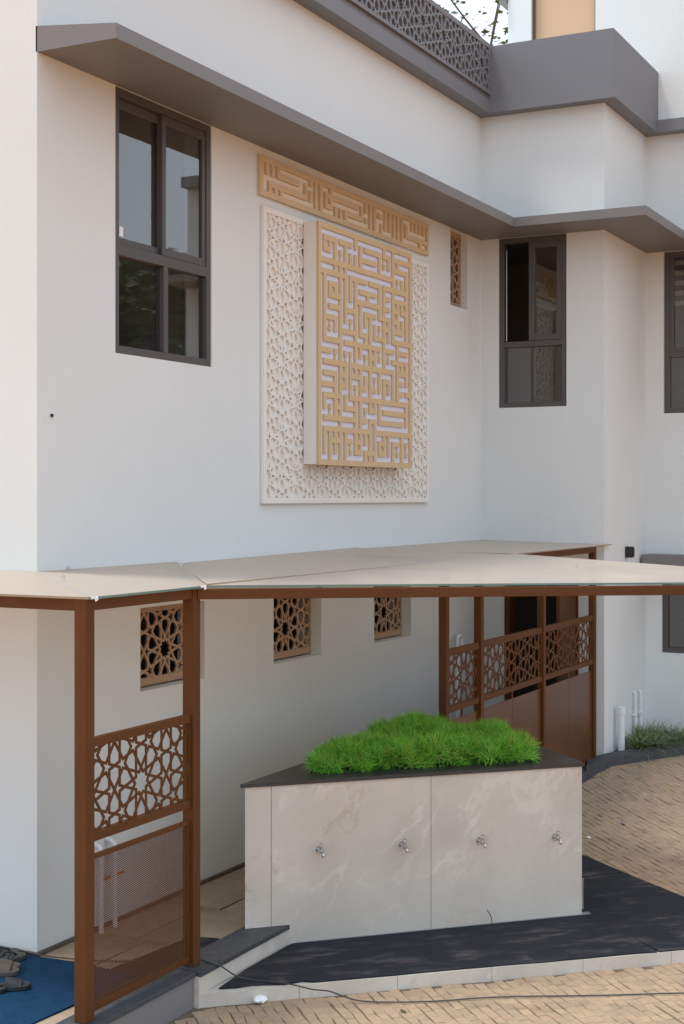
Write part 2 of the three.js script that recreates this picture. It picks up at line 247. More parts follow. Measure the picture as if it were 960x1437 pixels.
// ---------------------------------------------------------------- raised floor under the canopy, kerbs, platform
{
  const fl = structure('tile_floor', 'tan stone slab floor under the canopy', 'floor');
  mesh('slab_bed', prism([[-4, -5], [0.0, -5], [0.0, -0.02], [7.4, -0.02], [7.4, 1.26], [2.72, 1.26], [2.72, 0.93], [-4, 0.93]], -0.3, -0.012), M.mortar, fl);
  const xs = [[-3.9, -2.95], [-2.95, -2.0], [-2.0, -1.1], [-1.1, -0.25], [-0.25, 0.55], [0.55, 1.37], [1.37, 2.1], [2.1, 2.7], [2.7, 3.5], [3.5, 4.3], [4.3, 5.1], [5.1, 5.9], [5.9, 6.7], [6.7, 7.38]];
  let k = 0;
  for (const [a, b] of xs) {
    const cut = 0.34 + 0.24 * hash(k, 2, 4), zr = a < -0.3 ? [[-1.9, -0.95], [-0.95, -0.02 + cut * 0.3], [cut * 0.3 - 0.02, 0.9]] : [[0.02, cut], [cut, 0.9]];
    for (const [c, d] of zr) {
      const j = () => rr(-0.012, 0.012), g = 0.006;
      mesh('floor_slab', prism([[a + g + j(), c + g], [b - g + j(), c + g + j()], [b - g + j(), d - g], [a + g + j(), d - g + j()]], -0.02, rr(-0.003, 0.003), 1), M.slab[k++ % 3], fl);
    }
  }
  // dark cement bead along the foot of the wall
  mesh('wall_joint', merge([box(0.0, 7.4, -0.004, 0.022, 0.0, 0.028), box(-0.028, 0.0, -0.004, 0.02, -4.8, 0.02)]), M.mortar, fl);

  const pl = structure('plinth', 'grey painted plinth with speckled granite top under the lattice gate', 'plinth');
  mesh('base', box(-3.6, 0.105, -0.3, 0.002, 0.90, 1.085), M.lowgrey, pl);
  mesh('granite_top', rbox(-3.6, 0.112, 0.002, 0.030, 0.885, 1.10, 0.004), M.granite2, pl);
  mesh('step_facing', prism([[0.108, 0.90], [1.15, 0.90], [1.20, 1.118], [0.108, 1.118]], -0.3, 0.002), M.marbleEdge, pl);
  mesh('step_top', prism([[0.116, 0.885], [1.02, 0.885], [1.225, 1.13], [0.116, 1.13]], 0.002, 0.031), M.granite2, pl);

  const pf = structure('platform', 'low pale stone platform in front of the planter', 'platform');
  const F0 = [0.112, 1.108], F1 = [2.80, 4.07], dl = Math.hypot(F1[0] - F0[0], F1[1] - F0[1]), d = [(F1[0] - F0[0]) / dl, (F1[1] - F0[1]) / dl], n = [d[1], -d[0]];
  const q = (t, s) => [F0[0] + d[0] * t + n[0] * s, F0[1] + d[1] * t + n[1] * s];
  mesh('deck', prism([q(0.02, 0.02), q(dl, 0.02), [4.38, 2.09], [4.38, 1.26], [2.7, 1.26], [0.2, 1.119]], -0.4, -0.106, 1, d), M.marbleEdge, pf);
  for (let t = 0, i = 0; t < dl - 0.01; t += 0.62, i++) mesh('edge_tile', prism([q(t + 0.0015, 0), q(Math.min(dl, t + 0.62) - 0.0015, 0), q(Math.min(dl, t + 0.62) - 0.0015, 0.018), q(t + 0.0015, 0.018)], -0.4, -0.102, 1, d), M.marbleEdge, pf);

  // rubber mats on the platform
  const mat = (name, poly, y0, label, th = 0.012) => tag(mesh(name, prism(poly, y0, (x, z) => y0 + th + 0.004 * (vn(x * 5 + 50, z * 5 + 50, 999, 4) - 0.5), 1, d), M.rubber, scene), label, 'mat', 'black rubber mats round the planter');
  const sub = (a, b, k) => { const o = []; for (let i = 0; i < k; i++) o.push([a[0] + (b[0] - a[0]) * i / k, a[1] + (b[1] - a[1]) * i / k]); return o; };
  const wob = (P, s, amt) => P.map(([x, z], i) => [x + n[0] * amt * (hash(i, s, 1) - 0.5), z + n[1] * amt * (hash(i, s, 1) - 0.5)]);
  const m1 = [...wob(sub(q(0.14, 0.055), q(0.75, 0.05), 6), 2, 0.035), ...wob(sub(q(0.75, 0.02), q(3.0, 0.006), 14), 3, 0.014), ...sub(q(3.0, 0.004), [2.85, 2.62], 2), ...sub([2.85, 2.60], [1.31, 1.05 + 0.07], 8), [1.28, 1.14], [0.62, 1.14]];
  mat('rubber_mat', m1, -0.1055, 'long black rubber mat along the taps of the planter');
  mat('rubber_mat', [q(3.02, 0.008), [2.79, 4.04], [3.97, 2.585], [3.69, 2.34], [2.785, 2.628]], -0.1055, 'black rubber mat at the end of the planter, wider of the two there');
  mat('rubber_mat', [[3.70, 2.325], [3.985, 2.572], [4.37, 2.10], [3.9, 1.75], [3.42, 1.98], [3.33, 2.075], [2.80, 2.61]], -0.1055, 'black rubber mat behind the planter end against the cobbles');
  // steel drain strip at the foot of the planter
  const dr = thing('drain_channel', 'narrow steel drain strip along the foot of the planter', 'drain');
  const a0 = [1.255, 1.122], a1 = [2.79, 2.655], dd = [Math.SQRT1_2, Math.SQRT1_2], dn = [Math.SQRT1_2, -Math.SQRT1_2];
  const strip = (o0, o1, y, nm, mm) => mesh(nm, prism([[a0[0] - dn[0] * o0, a0[1] - dn[1] * o0], [a1[0] - dn[0] * o0, a1[1] - dn[1] * o0], [a1[0] - dn[0] * o1, a1[1] - dn[1] * o1], [a0[0] - dn[0] * o1, a0[1] - dn[1] * o1]], -0.106, y), mm, dr);
  strip(0.012, 0.018, -0.088, 'rim', M.galv); strip(0.019, 0.044, -0.098, 'trough', M.mortar); strip(0.045, 0.051, -0.088, 'rim', M.galv);
  for (const s of [0.025, 0.033, 0.040]) strip(s, s + 0.003, -0.091, 'bar', M.galv);
}

// ---------------------------------------------------------------- ten-fold star lattice: every opening is a real hole
const pol = (r, d) => [r * Math.cos(d * Math.PI / 180), r * Math.sin(d * Math.PI / 180)];
function regions(x0, x1, y0, y1, w, ox, oy) {                 // openings of the pattern over a rectangle
  const out = [], seen = new Set(), PX = 10.47214 * w, PY = 14.41356 * w;
  const put = (P, cx, cy) => { const Q = P.map(([a, b]) => [cx + a * w, cy + b * w]); const mx = Q.reduce((s, q) => s + q[0], 0) / Q.length, my = Q.reduce((s, q) => s + q[1], 0) / Q.length; const k = Math.round(mx / w * 20) + '_' + Math.round(my / w * 20); if (!seen.has(k)) { seen.add(k); out.push(Q); } };
  const rot = (P, a) => { const c = Math.cos(a * Math.PI / 180), s = Math.sin(a * Math.PI / 180); return P.map(([x, y]) => [x * c - y * s, x * s + y * c]); };
  const star = Array.from({ length: 20 }, (_, k) => pol(k % 2 ? 1.7013 : 1.23607, 18 * k));
  const kite = [pol(1.23607, 0), pol(1.7013, -18), pol(3.23607, 0), pol(1.7013, 18)];
  const petal = [[0, 1.7013], [1, 3.0777], [1, 4.1292], [0, 4.4541], [-1, 4.1292], [-1, 3.0777]];
  const S = 4.6834, five = (th) => { const c = pol(S, th); return Array.from({ length: 10 }, (_, k) => { const q = pol(k % 2 ? 0.5528 : 1.4472, th + 180 + 36 * k); return [c[0] + q[0], c[1] + q[1]]; }); };
  const ad = (q) => [S + q[0], q[1]], dart = [[3.23607, 0], ad(pol(0.5528, -144)), ad(pol(1.4472, -108)), [5.23607, 0], ad(pol(1.4472, 108)), ad(pol(0.5528, 144))];
  const gp = [[0, 0], [1, 1.3764], [1, 2.4279], [0, 2.7528], [-1, 2.4279], [-1, 1.3764]];
  for (let i = Math.floor((x0 - ox) / PX) - 1; i <= (x1 - ox) / PX + 1; i++) for (let j = Math.floor((y0 - oy) / PY) - 1; j <= (y1 - oy) / PY + 1; j++) for (const h of [0, 0.5]) {
    const cx = ox + (i + h) * PX, cy = oy + (j + h) * PY;
    put(star, cx, cy);
    for (let k = 0; k < 10; k++) { put(rot(kite, 36 * k), cx, cy); put(rot(petal, 36 * k), cx, cy); if (k % 5) put(five(36 * k), cx, cy); else put(rot(dart, 36 * k), cx, cy); }
    put(gp, cx + PX / 2, cy); put(rot(gp, 180), cx + PX / 2, cy);
  }
  return out;
}
const areaOf = (P) => P.reduce((s, p, i) => { const q = P[(i + 1) % P.length]; return s + p[0] * q[1] - q[0] * p[1]; }, 0) / 2;
function clipRect(P, x0, x1, y0, y1) {
  for (const [ax, v, sg] of [[0, x0, 1], [0, x1, -1], [1, y0, 1], [1, y1, -1]]) {
    const O = [];
    for (let i = 0; i < P.length; i++) { const a = P[i], b = P[(i + 1) % P.length], da = (a[ax] - v) * sg, db = (b[ax] - v) * sg; if (da >= 0) O.push(a); if ((da > 0 && db < 0) || (da < 0 && db > 0)) { const t = da / (da - db); O.push([a[0] + (b[0] - a[0]) * t, a[1] + (b[1] - a[1]) * t]); } }
    P = O; if (P.length < 3) return [];
  }
  return P.filter((p, i) => { const q = P[(i + 1) % P.length]; return Math.hypot(p[0] - q[0], p[1] - q[1]) > 1e-6; });
}
function inset(P, h) {
  const n = P.length, O = [];
  for (let i = 0; i < n; i++) {
    const a = P[(i + n - 1) % n], b = P[i], c = P[(i + 1) % n];
    const l1 = Math.hypot(b[0] - a[0], b[1] - a[1]), l2 = Math.hypot(c[0] - b[0], c[1] - b[1]);
    const d1 = [(b[0] - a[0]) / l1, (b[1] - a[1]) / l1], d2 = [(c[0] - b[0]) / l2, (c[1] - b[1]) / l2];
    const n1 = [-d1[1], d1[0]], n2 = [-d2[1], d2[0]], k = 1 + n1[0] * n2[0] + n1[1] * n2[1];
    if (k < 0.06) return null;
    O.push([b[0] + (n1[0] + n2[0]) * h / k, b[1] + (n1[1] + n2[1]) * h / k]);
  }
  for (let i = 0; i < n; i++) { const j = (i + 1) % n, dx = P[j][0] - P[i][0], dy = P[j][1] - P[i][1]; if ((O[j][0] - O[i][0]) * dx + (O[j][1] - O[i][1]) * dy <= 0) return null; }
  return areaOf(O) > 1e-6 ? O : null;
}
// lattice sheet in local x,y, thickness t towards -z
function lattice(x0, x1, y0, y1, w, bar, t, ox, oy, solidBack = false) {
  const pos = [], q3 = (a, b, c) => pos.push(...a, ...b, ...c), q4 = (a, b, c, d) => { q3(a, b, c); q3(a, c, d); };
  const fan = (P, z, flip) => { for (let i = 1; i < P.length - 1; i++) { const [a, b, c] = flip ? [P[0], P[i + 1], P[i]] : [P[0], P[i], P[i + 1]]; q3([a[0], a[1], z], [b[0], b[1], z], [c[0], c[1], z]); } };
  const clipSeg = (a, b) => { let t0 = 0, t1 = 1; for (const [ax, v, sg] of [[0, x0, 1], [0, x1, -1], [1, y0, 1], [1, y1, -1]]) { const da = (a[ax] - v) * sg, db = (b[ax] - v) * sg; if (da < 0 && db < 0) return null; if (da < 0) t0 = Math.max(t0, da / (da - db)); else if (db < 0) t1 = Math.min(t1, da / (da - db)); } if (t1 - t0 < 1e-4) return null; const L = (t) => [a[0] + (b[0] - a[0]) * t, a[1] + (b[1] - a[1]) * t]; return [L(t0), L(t1)]; };
  for (const P of regions(x0, x1, y0, y1, w, ox, oy)) {
    if (Math.max(...P.map((p) => p[0])) <= x0 || Math.min(...P.map((p) => p[0])) >= x1 || Math.max(...P.map((p) => p[1])) <= y0 || Math.min(...P.map((p) => p[1])) >= y1) continue;
    if (areaOf(P) < 0) P.reverse();
    const I = inset(P, bar / 2), n = P.length;
    if (!I) { const Q = clipRect(P, x0, x1, y0, y1); if (Q.length > 2) { fan(Q, 0); if (!solidBack) fan(Q, -t, true); } continue; }
    for (let i = 0; i < n; i++) {
      const j = (i + 1) % n, Q = clipRect([P[i], P[j], I[j], I[i]], x0, x1, y0, y1); if (Q.length > 2) { fan(Q, 0); if (!solidBack) fan(Q, -t, true); }
      const sg = clipSeg(I[i], I[j]); if (sg) { const [a, b] = sg; q4([a[0], a[1], 0], [b[0], b[1], 0], [b[0], b[1], -t], [a[0], a[1], -t]); }
    }
  }
  const g = new THREE.BufferGeometry(); g.setAttribute('position', new THREE.Float32BufferAttribute(pos, 3)); g.computeVertexNormals();
  return uvm(g);
}
const onX = (x) => new THREE.Matrix4().makeBasis(V(0, 0, 1), V(0, 1, 0), V(-1, 0, 0)).setPosition(x, 0, 0);   // local (u,y,out) on a wall facing -x
const onZ = (z) => new THREE.Matrix4().makeTranslation(0, 0, z);                                                  // on a wall facing +z

// ---------------------------------------------------------------- the building
const XI = 7.446, Z1 = 1.367, X2 = 9.065, ZE = 4.75, WT = 0.24, YT = 6.98;
const bld = thing('building', 'white rendered building with dark grey eaves, parapet and brown window grilles', 'building');
const WIN1 = [0.818, 2.024, 3.816, 5.612], WIN2 = [0.205, 0.96, 3.80, 5.612], WIN3 = [1.565, 2.6, 3.79, 5.612], WIN4 = [1.545, 2.6, 1.09, 2.06], SMALL = [6.60, 7.06, 4.82, 5.612];
const LOW = [[1.107, 1.926], [2.952, 3.77], [4.802, 5.623]], LY = [1.505, 2.082];
mesh('wall', wall(0, XI, -0.3, YT, [WIN1, SMALL, ...LOW.map(([a, b]) => [a, b, ...LY])], WT, onZ(0)), M.wall, bld);
mesh('wall', box(0, WT, -0.3, 7.9, -9, -WT), M.wall, bld);
mesh('wall', wall(0.0, Z1, -0.3, YT, [WIN2, [0.27, 1.09, 0.0, 2.08]], WT, onX(XI)), M.wall, bld);
mesh('wall', box(XI + WT, X2, -0.3, YT, Z1 - WT, Z1), M.wall, bld);
mesh('wall', wall(Z1, ZE, -0.3, YT, [WIN3, WIN4], WT, onX(X2)), M.wall, bld);
// storey above, set back behind the terrace
{
  const up = mesh('upper_storey', wall(-0.30, 3.4, YT + 0.002, 11, [[-0.01, 0.77, 7.1, 9.3]], WT, onX(X2 + 0.004)), M.wall, bld);
  mesh('upper_storey', box(X2 + 0.1, X2 + 7, YT, 11, -0.3, -0.06), M.wall, bld);
  const dr = mesh('terrace_door', box(X2 + 0.10, X2 + 0.15, 7.1, 9.3, 0.005, 0.755), M.peach, bld);
  mesh('frame', merge([box(X2 + 0.05, X2 + 0.099, 7.1, 9.3, -0.01, 0.012), box(X2 + 0.05, X2 + 0.099, 7.1, 9.3, 0.748, 0.77)]), M.frame, dr);
  mesh('roof_slab', box(0.1, X2 + 6, YT - 0.12, YT - 0.01, -9, -WT), M.wall, bld);
  mesh('roof_slab', box(XI + 0.3, X2 + 0.3, YT - 0.12, YT - 0.01, -WT, Z1 - 0.26), M.wall, bld);
  mesh('upper_eave', box(X2 - 0.06, X2 + 5, 8.70, 8.80, -0.39, -0.305), M.eave, bld);
}
// eave slab and parapet band follow the walls
function band(path, inn, out, ybI, ybO, ytI, ytO, mat, name, parent) {   // path of wall corners; each segment axis-aligned, alternately along x (face +z) and z (face -x)
  const off = (k, d) => { const [x, z] = path[k], first = k === 0, last = k === path.length - 1, even = k % 2 === 0; let X = x, Zz = z; if (!(last && path.length % 2 === 0)) 0; 
    const alongXPrev = !first && path[k][1] === path[k - 1][1], alongXNext = !last && path[k][1] === path[k + 1][1];
    if (alongXPrev || alongXNext) Zz += d; if ((!first && !alongXPrev) || (!last && !alongXNext)) X -= d; return [X, Zz]; };
  const pos = [], q4 = (a, b, c, d) => pos.push(...a, ...b, ...c, ...a, ...c, ...d), n = path.length;
  const I = path.map((_, k) => off(k, inn)), O = path.map((_, k) => off(k, out)), P = (p, y) => [p[0], y, p[1]];
  for (let k = 0; k < n - 1; k++) {
    q4(P(O[k], ybO), P(O[k + 1], ybO), P(O[k + 1], ytO), P(O[k], ytO));
    q4(P(O[k], ytO), P(O[k + 1], ytO), P(I[k + 1], ytI), P(I[k], ytI));
    q4(P(I[k], ybI), P(I[k + 1], ybI), P(O[k + 1], ybO), P(O[k], ybO));
    q4(P(I[k], ytI), P(I[k + 1], ytI), P(I[k + 1], ybI), P(I[k], ybI));
  }
  q4(P(I[0], ybI), P(O[0], ybO), P(O[0], ytO), P(I[0], ytI)); q4(P(O[n - 1], ybO), P(I[n - 1], ybI), P(I[n - 1], ytI), P(O[n - 1], ytO));
  const g = new THREE.BufferGeometry(); g.setAttribute('position', new THREE.Float32BufferAttribute(pos, 3)); g.computeVertexNormals();
  return mesh(name, uvm(g), mat, parent);
}
const PATH = [[0.0, 0], [XI, 0], [XI, Z1], [X2, Z1], [X2, ZE]];
band(PATH, -0.01, 0.60, 5.613, 5.613, 5.775, 5.705, M.eave, 'eave', bld);
{
  const pp = band(PATH.map((p, i) => i ? p : [0.26, 0]), -0.02, 0.16, 6.93, 6.93, 7.065, 7.065, M.parapet, 'parapet', bld);
  band([[0.26, 0], [XI, 0], [XI, Z1], [X2 + 0.002, Z1]], -0.04, 0.138, 7.066, 7.066, 7.645, 7.645, M.parapet, 'parapet_wall', pp);
  // star lattice screen on the long side of the parapet
  const zf = 0.166, y0 = 7.125, y1 = 7.66, x1 = XI - 0.145;
  const g = lattice(2.2, x1 - 0.05, y0 + 0.035, y1 - 0.05, 0.0485, 0.021, 0.026, 3.5, 7.40); g.translate(0, 0, zf);
  mesh('star_screen', g, M.parapet, pp);
  mesh('screen_frame', merge([box(2.2, x1, y0, y0 + 0.035, zf - 0.027, zf + 0.004), box(2.2, x1, y1 - 0.05, y1, zf - 0.027, zf + 0.004), box(x1 - 0.05, x1, y0 + 0.035, y1 - 0.05, zf - 0.027, zf + 0.004)]), M.parapet, pp);
}
// slab over the low window on the far wall
mesh('window_hood', rbox(X2 - 0.30, X2 + 0.05, 2.065, 2.205, 1.40, ZE, 0.004), M.eave, bld);

// windows: frame, sashes, panes; each lies in a wall frame (u, y, outward)
function winBars(list, d0, d1, T) { const gs = list.map(([a, b, c, d]) => rbox(a, b, c, d, d0, d1, 0.004, 1)); const g = merge(gs); g.applyMatrix4(T); return uvm(g); }
function paneAt(a, b, c, d, z, T) { const g = new THREE.PlaneGeometry(b - a, d - c); g.translate((a + b) / 2, (c + d) / 2, z); g.applyMatrix4(T); return g; }
function roomBox(a, b, c, d, depth, T, m, parent, name = 'room') { const g = new THREE.BoxGeometry(b - a, d - c, depth).toNonIndexed(); g.translate((a + b) / 2, (c + d) / 2, -WT - depth / 2 - 0.002);
  // five faces: open towards the window
  const p = g.attributes.position, keep = []; for (let i = 0; i < p.count; i += 3) { const z = [0, 1, 2].map((k) => p.getZ(i + k)); if (z.some((q) => q < -WT - depth + 0.001)) keep.push(i); else if (Math.max(...z) - Math.min(...z) > 0.01) keep.push(i); }
  const pos = []; keep.forEach((i) => { for (let k = 0; k < 3; k++) pos.push(p.getX(i + k), p.getY(i + k), p.getZ(i + k)); });
  const h = new THREE.BufferGeometry(); h.setAttribute('position', new THREE.Float32BufferAttribute(pos, 3)); h.computeVertexNormals(); h.applyMatrix4(T); return mesh(name, uvm(h), m, parent); }
{
  const T = onZ(0), [a, b, c, d] = WIN1, yt = 4.525, f = 0.055, mx = 1.435;
  const w = mesh('window', winBars([[a, a + f, c, d], [b - f, b, c, d], [a + f, b - f, c, c + f], [a + f, b - f, d - f, d], [a + f, b - f, yt - 0.045, yt + 0.03], [mx - 0.028, mx + 0.028, c + f, yt - 0.045]], -0.09, -0.008, T), M.frame, bld);
  const s = 0.045;
  const sash = (u0, u1, y0, y1, z, zp) => { const m = mesh('sash', winBars([[u0, u0 + s, y0, y1], [u1 - s, u1, y0, y1], [u0 + s, u1 - s, y0, y0 + s + 0.012], [u0 + s, u1 - s, y1 - s - 0.02, y1]], z - 0.03, z, T), M.frame, w); return m; };
  sash(a + f, mx + 0.02, yt + 0.032, d - f - 0.002, -0.052); mesh('pane', paneAt(a + f, mx, yt + 0.04, d - f, -0.068, T), M.glass, w);
  sash(mx - 0.03, b - f, yt + 0.032, d - f - 0.002, -0.018); mesh('pane', paneAt(mx - 0.02, b - f, yt + 0.04, d - f, -0.034, T), M.glass, w);
  mesh('pane', paneAt(a + f, mx - 0.028, c + f, yt - 0.045, -0.044, T), M.glass, w); mesh('pane', paneAt(mx + 0.028, b - f, c + f, yt - 0.045, -0.044, T), M.glass, w);
  mesh('sticker', at(box(-0.022, 0.022, -0.034, 0.034, 0, 0.001), 0.975, 4.66, -0.066, 0, 0, -0.06), M.sticker, w);
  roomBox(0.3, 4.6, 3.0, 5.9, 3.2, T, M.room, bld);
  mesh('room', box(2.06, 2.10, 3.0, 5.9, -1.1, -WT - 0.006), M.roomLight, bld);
}
{
  const T = onX(XI), [a, b, c, d] = WIN2, yt = 4.475, f = 0.055, mx = 0.565;
  const w = mesh('window', winBars([[a, a + f, c, d], [b - f, b, c, d], [a + f, b - f, c, c + f], [a + f, b - f, d - f, d], [a + f, b - f, yt - 0.03, yt + 0.03]], -0.10, -0.012, T), M.frame, bld);
  const s = 0.06; mesh('sash', winBars([[mx - s / 2, mx + s / 2, yt + 0.032, d - f], [b - f - s, b - f - 0.001, yt + 0.032, d - f], [mx + s / 2, b - f - s, yt + 0.032, yt + 0.10], [mx + s / 2, b - f - s, d - f - 0.07, d - f]], -0.06, -0.018, T), M.frame, w);
  mesh('pane', paneAt(mx, b - f - s, yt + 0.06, d - f - 0.04, -0.056, T), M.glass, w);
  mesh('pane', paneAt(a + f, b - f, c + f, yt - 0.03, -0.07, T), M.glass, w);
  mesh('opener', winBars([[a + f + 0.01, a + f + 0.022, yt + 0.04, d - f - 0.06]], -0.06, -0.04, T), M.galv, w);
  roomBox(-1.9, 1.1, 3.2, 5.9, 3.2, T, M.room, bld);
}
{
  const T = onX(X2), f = 0.06;
  for (const [[a, b, c, d], yt] of [[WIN3, 4.45], [WIN4, 0]]) {
    const bars = [[a, a + f, c, d], [b - f, b, c, d], [a + f, b - f, c, c + f], [a + f, b - f, d - f, d]]; if (yt) bars.push([a + f, b - f, yt - 0.03, yt + 0.03]);
    const w = mesh('window', winBars(bars, -0.11, -0.03, T), M.frame, bld);
    mesh('pane', paneAt(a + f, b - f, c + f, (yt || d) - (yt ? 0.03 : f), -0.075, T), M.glass, w);
    if (yt) { mesh('pane', paneAt(a + f, b - f, yt + 0.03, d - f, -0.075, T), M.glass, w); mesh('sash', winBars([[a + f, a + f + 0.045, yt + 0.03, d - f], [a + f + 0.045, b - f, yt + 0.03, yt + 0.075]], -0.072, -0.04, T), M.frame, w);
      for (let k = 0; k < 5; k++) mesh('blind_slat', winBars([[a + f, b - f, 5.02 + k * 0.115, 5.075 + k * 0.115]], -0.20, -0.19, T), M.roomLight, w); }
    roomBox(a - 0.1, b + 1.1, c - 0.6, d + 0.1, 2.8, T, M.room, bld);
  }
}
// brown star grilles in their reveals
function grille(u0, u1, y0, y1, z, T, w, ox, oy) {
  const fl = 0.022, fb = 0.055, ft = 0.045;
  const fr = mesh('window_grille', winBars([[u0, u0 + fl, y0, y1], [u1 - fl, u1, y0, y1], [u0 + fl, u1 - fl, y0, y0 + fb], [u0 + fl, u1 - fl, y1 - ft, y1]], z - 0.03, z, T), M.grille, bld);
  const g = lattice(u0 + fl, u1 - fl, y0 + fb, y1 - ft, w, 0.0175, 0.014, ox, oy); g.translate(0, 0, z - 0.006); g.applyMatrix4(T); mesh('star_lattice', g, M.grille, fr);
}
LOW.forEach(([a, b], i) => { grille(a + 0.004, b - 0.004, LY[0] + 0.012, LY[1] - 0.004, -0.096, onZ(0), 0.0505, [1.533, 3.30, 5.20][i] + 0.03, 1.755); roomBox(a - 0.5, b + 0.5, 0.05, 2.7, 3.4, onZ(0), M.room, bld); });
grille(SMALL[0] + 0.004, SMALL[1] - 0.004, SMALL[2] + 0.004, SMALL[3] - 0.002, -0.07, onZ(0), 0.05, 6.8, 5.2);
roomBox(4.7, SMALL[1] + 0.15, 3.2, SMALL[3] + 0.05, 3.2, onZ(0), M.room, bld);
{ // doorway in the recess behind the far lattice fence
  const T = onX(XI), dr = mesh('door', winBars([[0.272, 0.335, 0.0, 2.078], [1.025, 1.088, 0.0, 2.078], [0.335, 1.025, 2.02, 2.078]], -0.14, 0.012, T), M.steel, bld);
  mesh('door_leaf', box(XI - 0.55, XI - 0.03, 0.05, 2.02, 1.035, 1.07), M.steel, dr);
  roomBox(-1.8, 1.1, 0.0, 2.3, 3.4, T, M.room, bld);
}

// ---------------------------------------------------------------- wall art
// raised lettering from a cell map: '#' raised, '.' open, 't' a thin retaining tab
function letters(rows, x0, x1, y0, y1, zb, zf) {
  const R = rows.length, C = rows[0].length, ux = (x1 - x0) / C, uy = (y1 - y0) / R, on = (c, r) => r >= 0 && r < R && c >= 0 && c < C && rows[r][c] === '#';
  const pos = [], q4 = (a, b, c, d) => pos.push(...a, ...b, ...c, ...a, ...c, ...d), X = (c) => x0 + c * ux, Y = (r) => y1 - r * uy, e = Math.min(ux, uy) * 0.05;
  for (let r = 0; r < R; r++) for (let c = 0; c < C;) { if (!on(c, r)) { c++; continue; } let k = c; while (on(k, r)) k++; q4([X(c), Y(r + 1), zf], [X(k), Y(r + 1), zf], [X(k), Y(r), zf], [X(c), Y(r), zf]); c = k; }
  for (let r = 0; r <= R; r++) for (const [dr, s] of [[-1, 1], [0, -1]]) for (let c = 0; c < C;) {       // horizontal edges: top faces and undersides
    const hit = (k) => s === 1 ? on(k, r) && !on(k, r - 1) : on(k, r - 1) && !on(k, r); if (!hit(c)) { c++; continue; } let k = c; while (k < C && hit(k)) k++;
    if (s === 1) q4([X(c), Y(r), zf], [X(k), Y(r), zf], [X(k), Y(r), zb], [X(c), Y(r), zb]); else q4([X(c), Y(r), zb], [X(k), Y(r), zb], [X(k), Y(r), zf], [X(c), Y(r), zf]); c = k; }
  for (let c = 0; c <= C; c++) for (const s of [1, -1]) for (let r = 0; r < R;) {
    const hit = (k) => s === 1 ? on(c, k) && !on(c - 1, k) : on(c - 1, k) && !on(c, k); if (!hit(r)) { r++; continue; } let k = r; while (k < R && hit(k)) k++;
    if (s === 1) q4([X(c), Y(k), zb], [X(c), Y(k), zf], [X(c), Y(r), zf], [X(c), Y(r), zb]); else q4([X(c), Y(k), zf], [X(c), Y(k), zb], [X(c), Y(r), zb], [X(c), Y(r), zf]); r = k; }
  const g = new THREE.BufferGeometry(); g.setAttribute('position', new THREE.Float32BufferAttribute(pos, 3)); g.computeVertexNormals(); const out = [uvm(g)];
  for (let r = 0; r < R; r++) for (let c = 0; c < C; c++) if (rows[r][c] === 't') out.push(box(X(c) + ux * 0.2, X(c + 1) - ux * 0.2, Y(r + 1), Y(r), zb, zf - 0.006));
  return merge(out);
}
const KUFIC = `
#######################################
#.............#...........#...#.......#
#.#####.#####.#.#.#######.###.#########
#.#.#.#...#.....#.......#.t.#.#.#.....#
#.###.#.#.#.#.#.#######.#.#.#.#######.#
#.....#.t.#.#.#.#.......#.....#.....#.#
###############################.#.#.#.#
#.....#.#.#...................#.t.#.#.#
###########.#######.#####.###########.#
#.#.....#.#.#.#.........#.#...#.....#.#
#.#.###.#.#.#.#.#######.#.###.#######.#
#.#.#.#.#.#.#.#....#....#.#...#.#.#.#.#
#.#.#####.#.#.###########.###.###.###.#
#.#.....#.#...#.#.......#.#...#.#...#.#
#.#.#####.#####.#.#####.#####.###.#.#.#
#.#.....#.#...#.#.#.#.....#.#.#.#.#.#.#
#.#####.#.#.#.#.#.#.#.#.#.###.#####.#.#
#.#.t.#.#...t.#.#...#.#.t.#.#.#.....#.#
#.#.#.#.#######.###.#.#####.#.#########
#.#.....#.....#...#.#.....#.....#.....#
#.#######.###############.#####.#####.#
#.......#.....#.#...#.#.t.#.t...#.....#
#####.#.#.#.#.#.#.#.###.#.#.#.#######.#
#.....t.#.t.t.#...t.#.#...#.....#.#.#.#
#.#########.###################.#####.#
#.......#.#.#.#.#...#...#.....#.#...#.#
#.#####.###.#####.#.#.#.#.###.#.###.#.#
#.....#.#.#.#...#.#.#.t.#.#.#.#.#.....#
#######.###.#.#.###.###.#.#.#.#.###.###
#.....#.#...#.t.#...#.....#...#.#.....#
#.#######.#.#########################.#
#.#...#.#.#...#.#...#.#.#...........#.#
#.#.#.###.#####.#.#.###.#.###########.#
#...t.#.#.....#.#.t.....#...........#.#
#.#############.###.###.###########.#.#
#.......#.....#.#...#.#...............#
#.###################.#################
#.#.#.#.#.#...#.#.#.#.#...#.#.....#...#
#.#.#####.###.###.#.#.#.###.#.###.#.#.#
#.#.#.#.#.#.t.#.#...#.#.#.#.#.#.t.#.t.#
#.#.#.#.#.#.#.###.#####.###.#.#.#.#.#.#
#...#...#.#.......#.#.#.......#...#...#
#######################################`.trim().split('\n');
const BANNER = [
  '########################################################################',
  '#.#.#.#...........#.#.#...#..............#.#.#....#.#.#.#.#....#.#.#.#.#',
  '#.#.#.########..#...#.#.##############.#.#.#.#.##.#.#.#.#.#.#..#.#.#.#.#',
  '#...............#.#.#.#.#.#............#...#.#....#.#.#.#.#.#..........#',
  '#..##############.#.#.#.###.#.#.########.#.#.#..#.#.#.#.#.#.############',
  '#..#.#.#............#.#.....#.#.#..........#.#..#.....#.#.#........#...#',
  '########################################################################'];
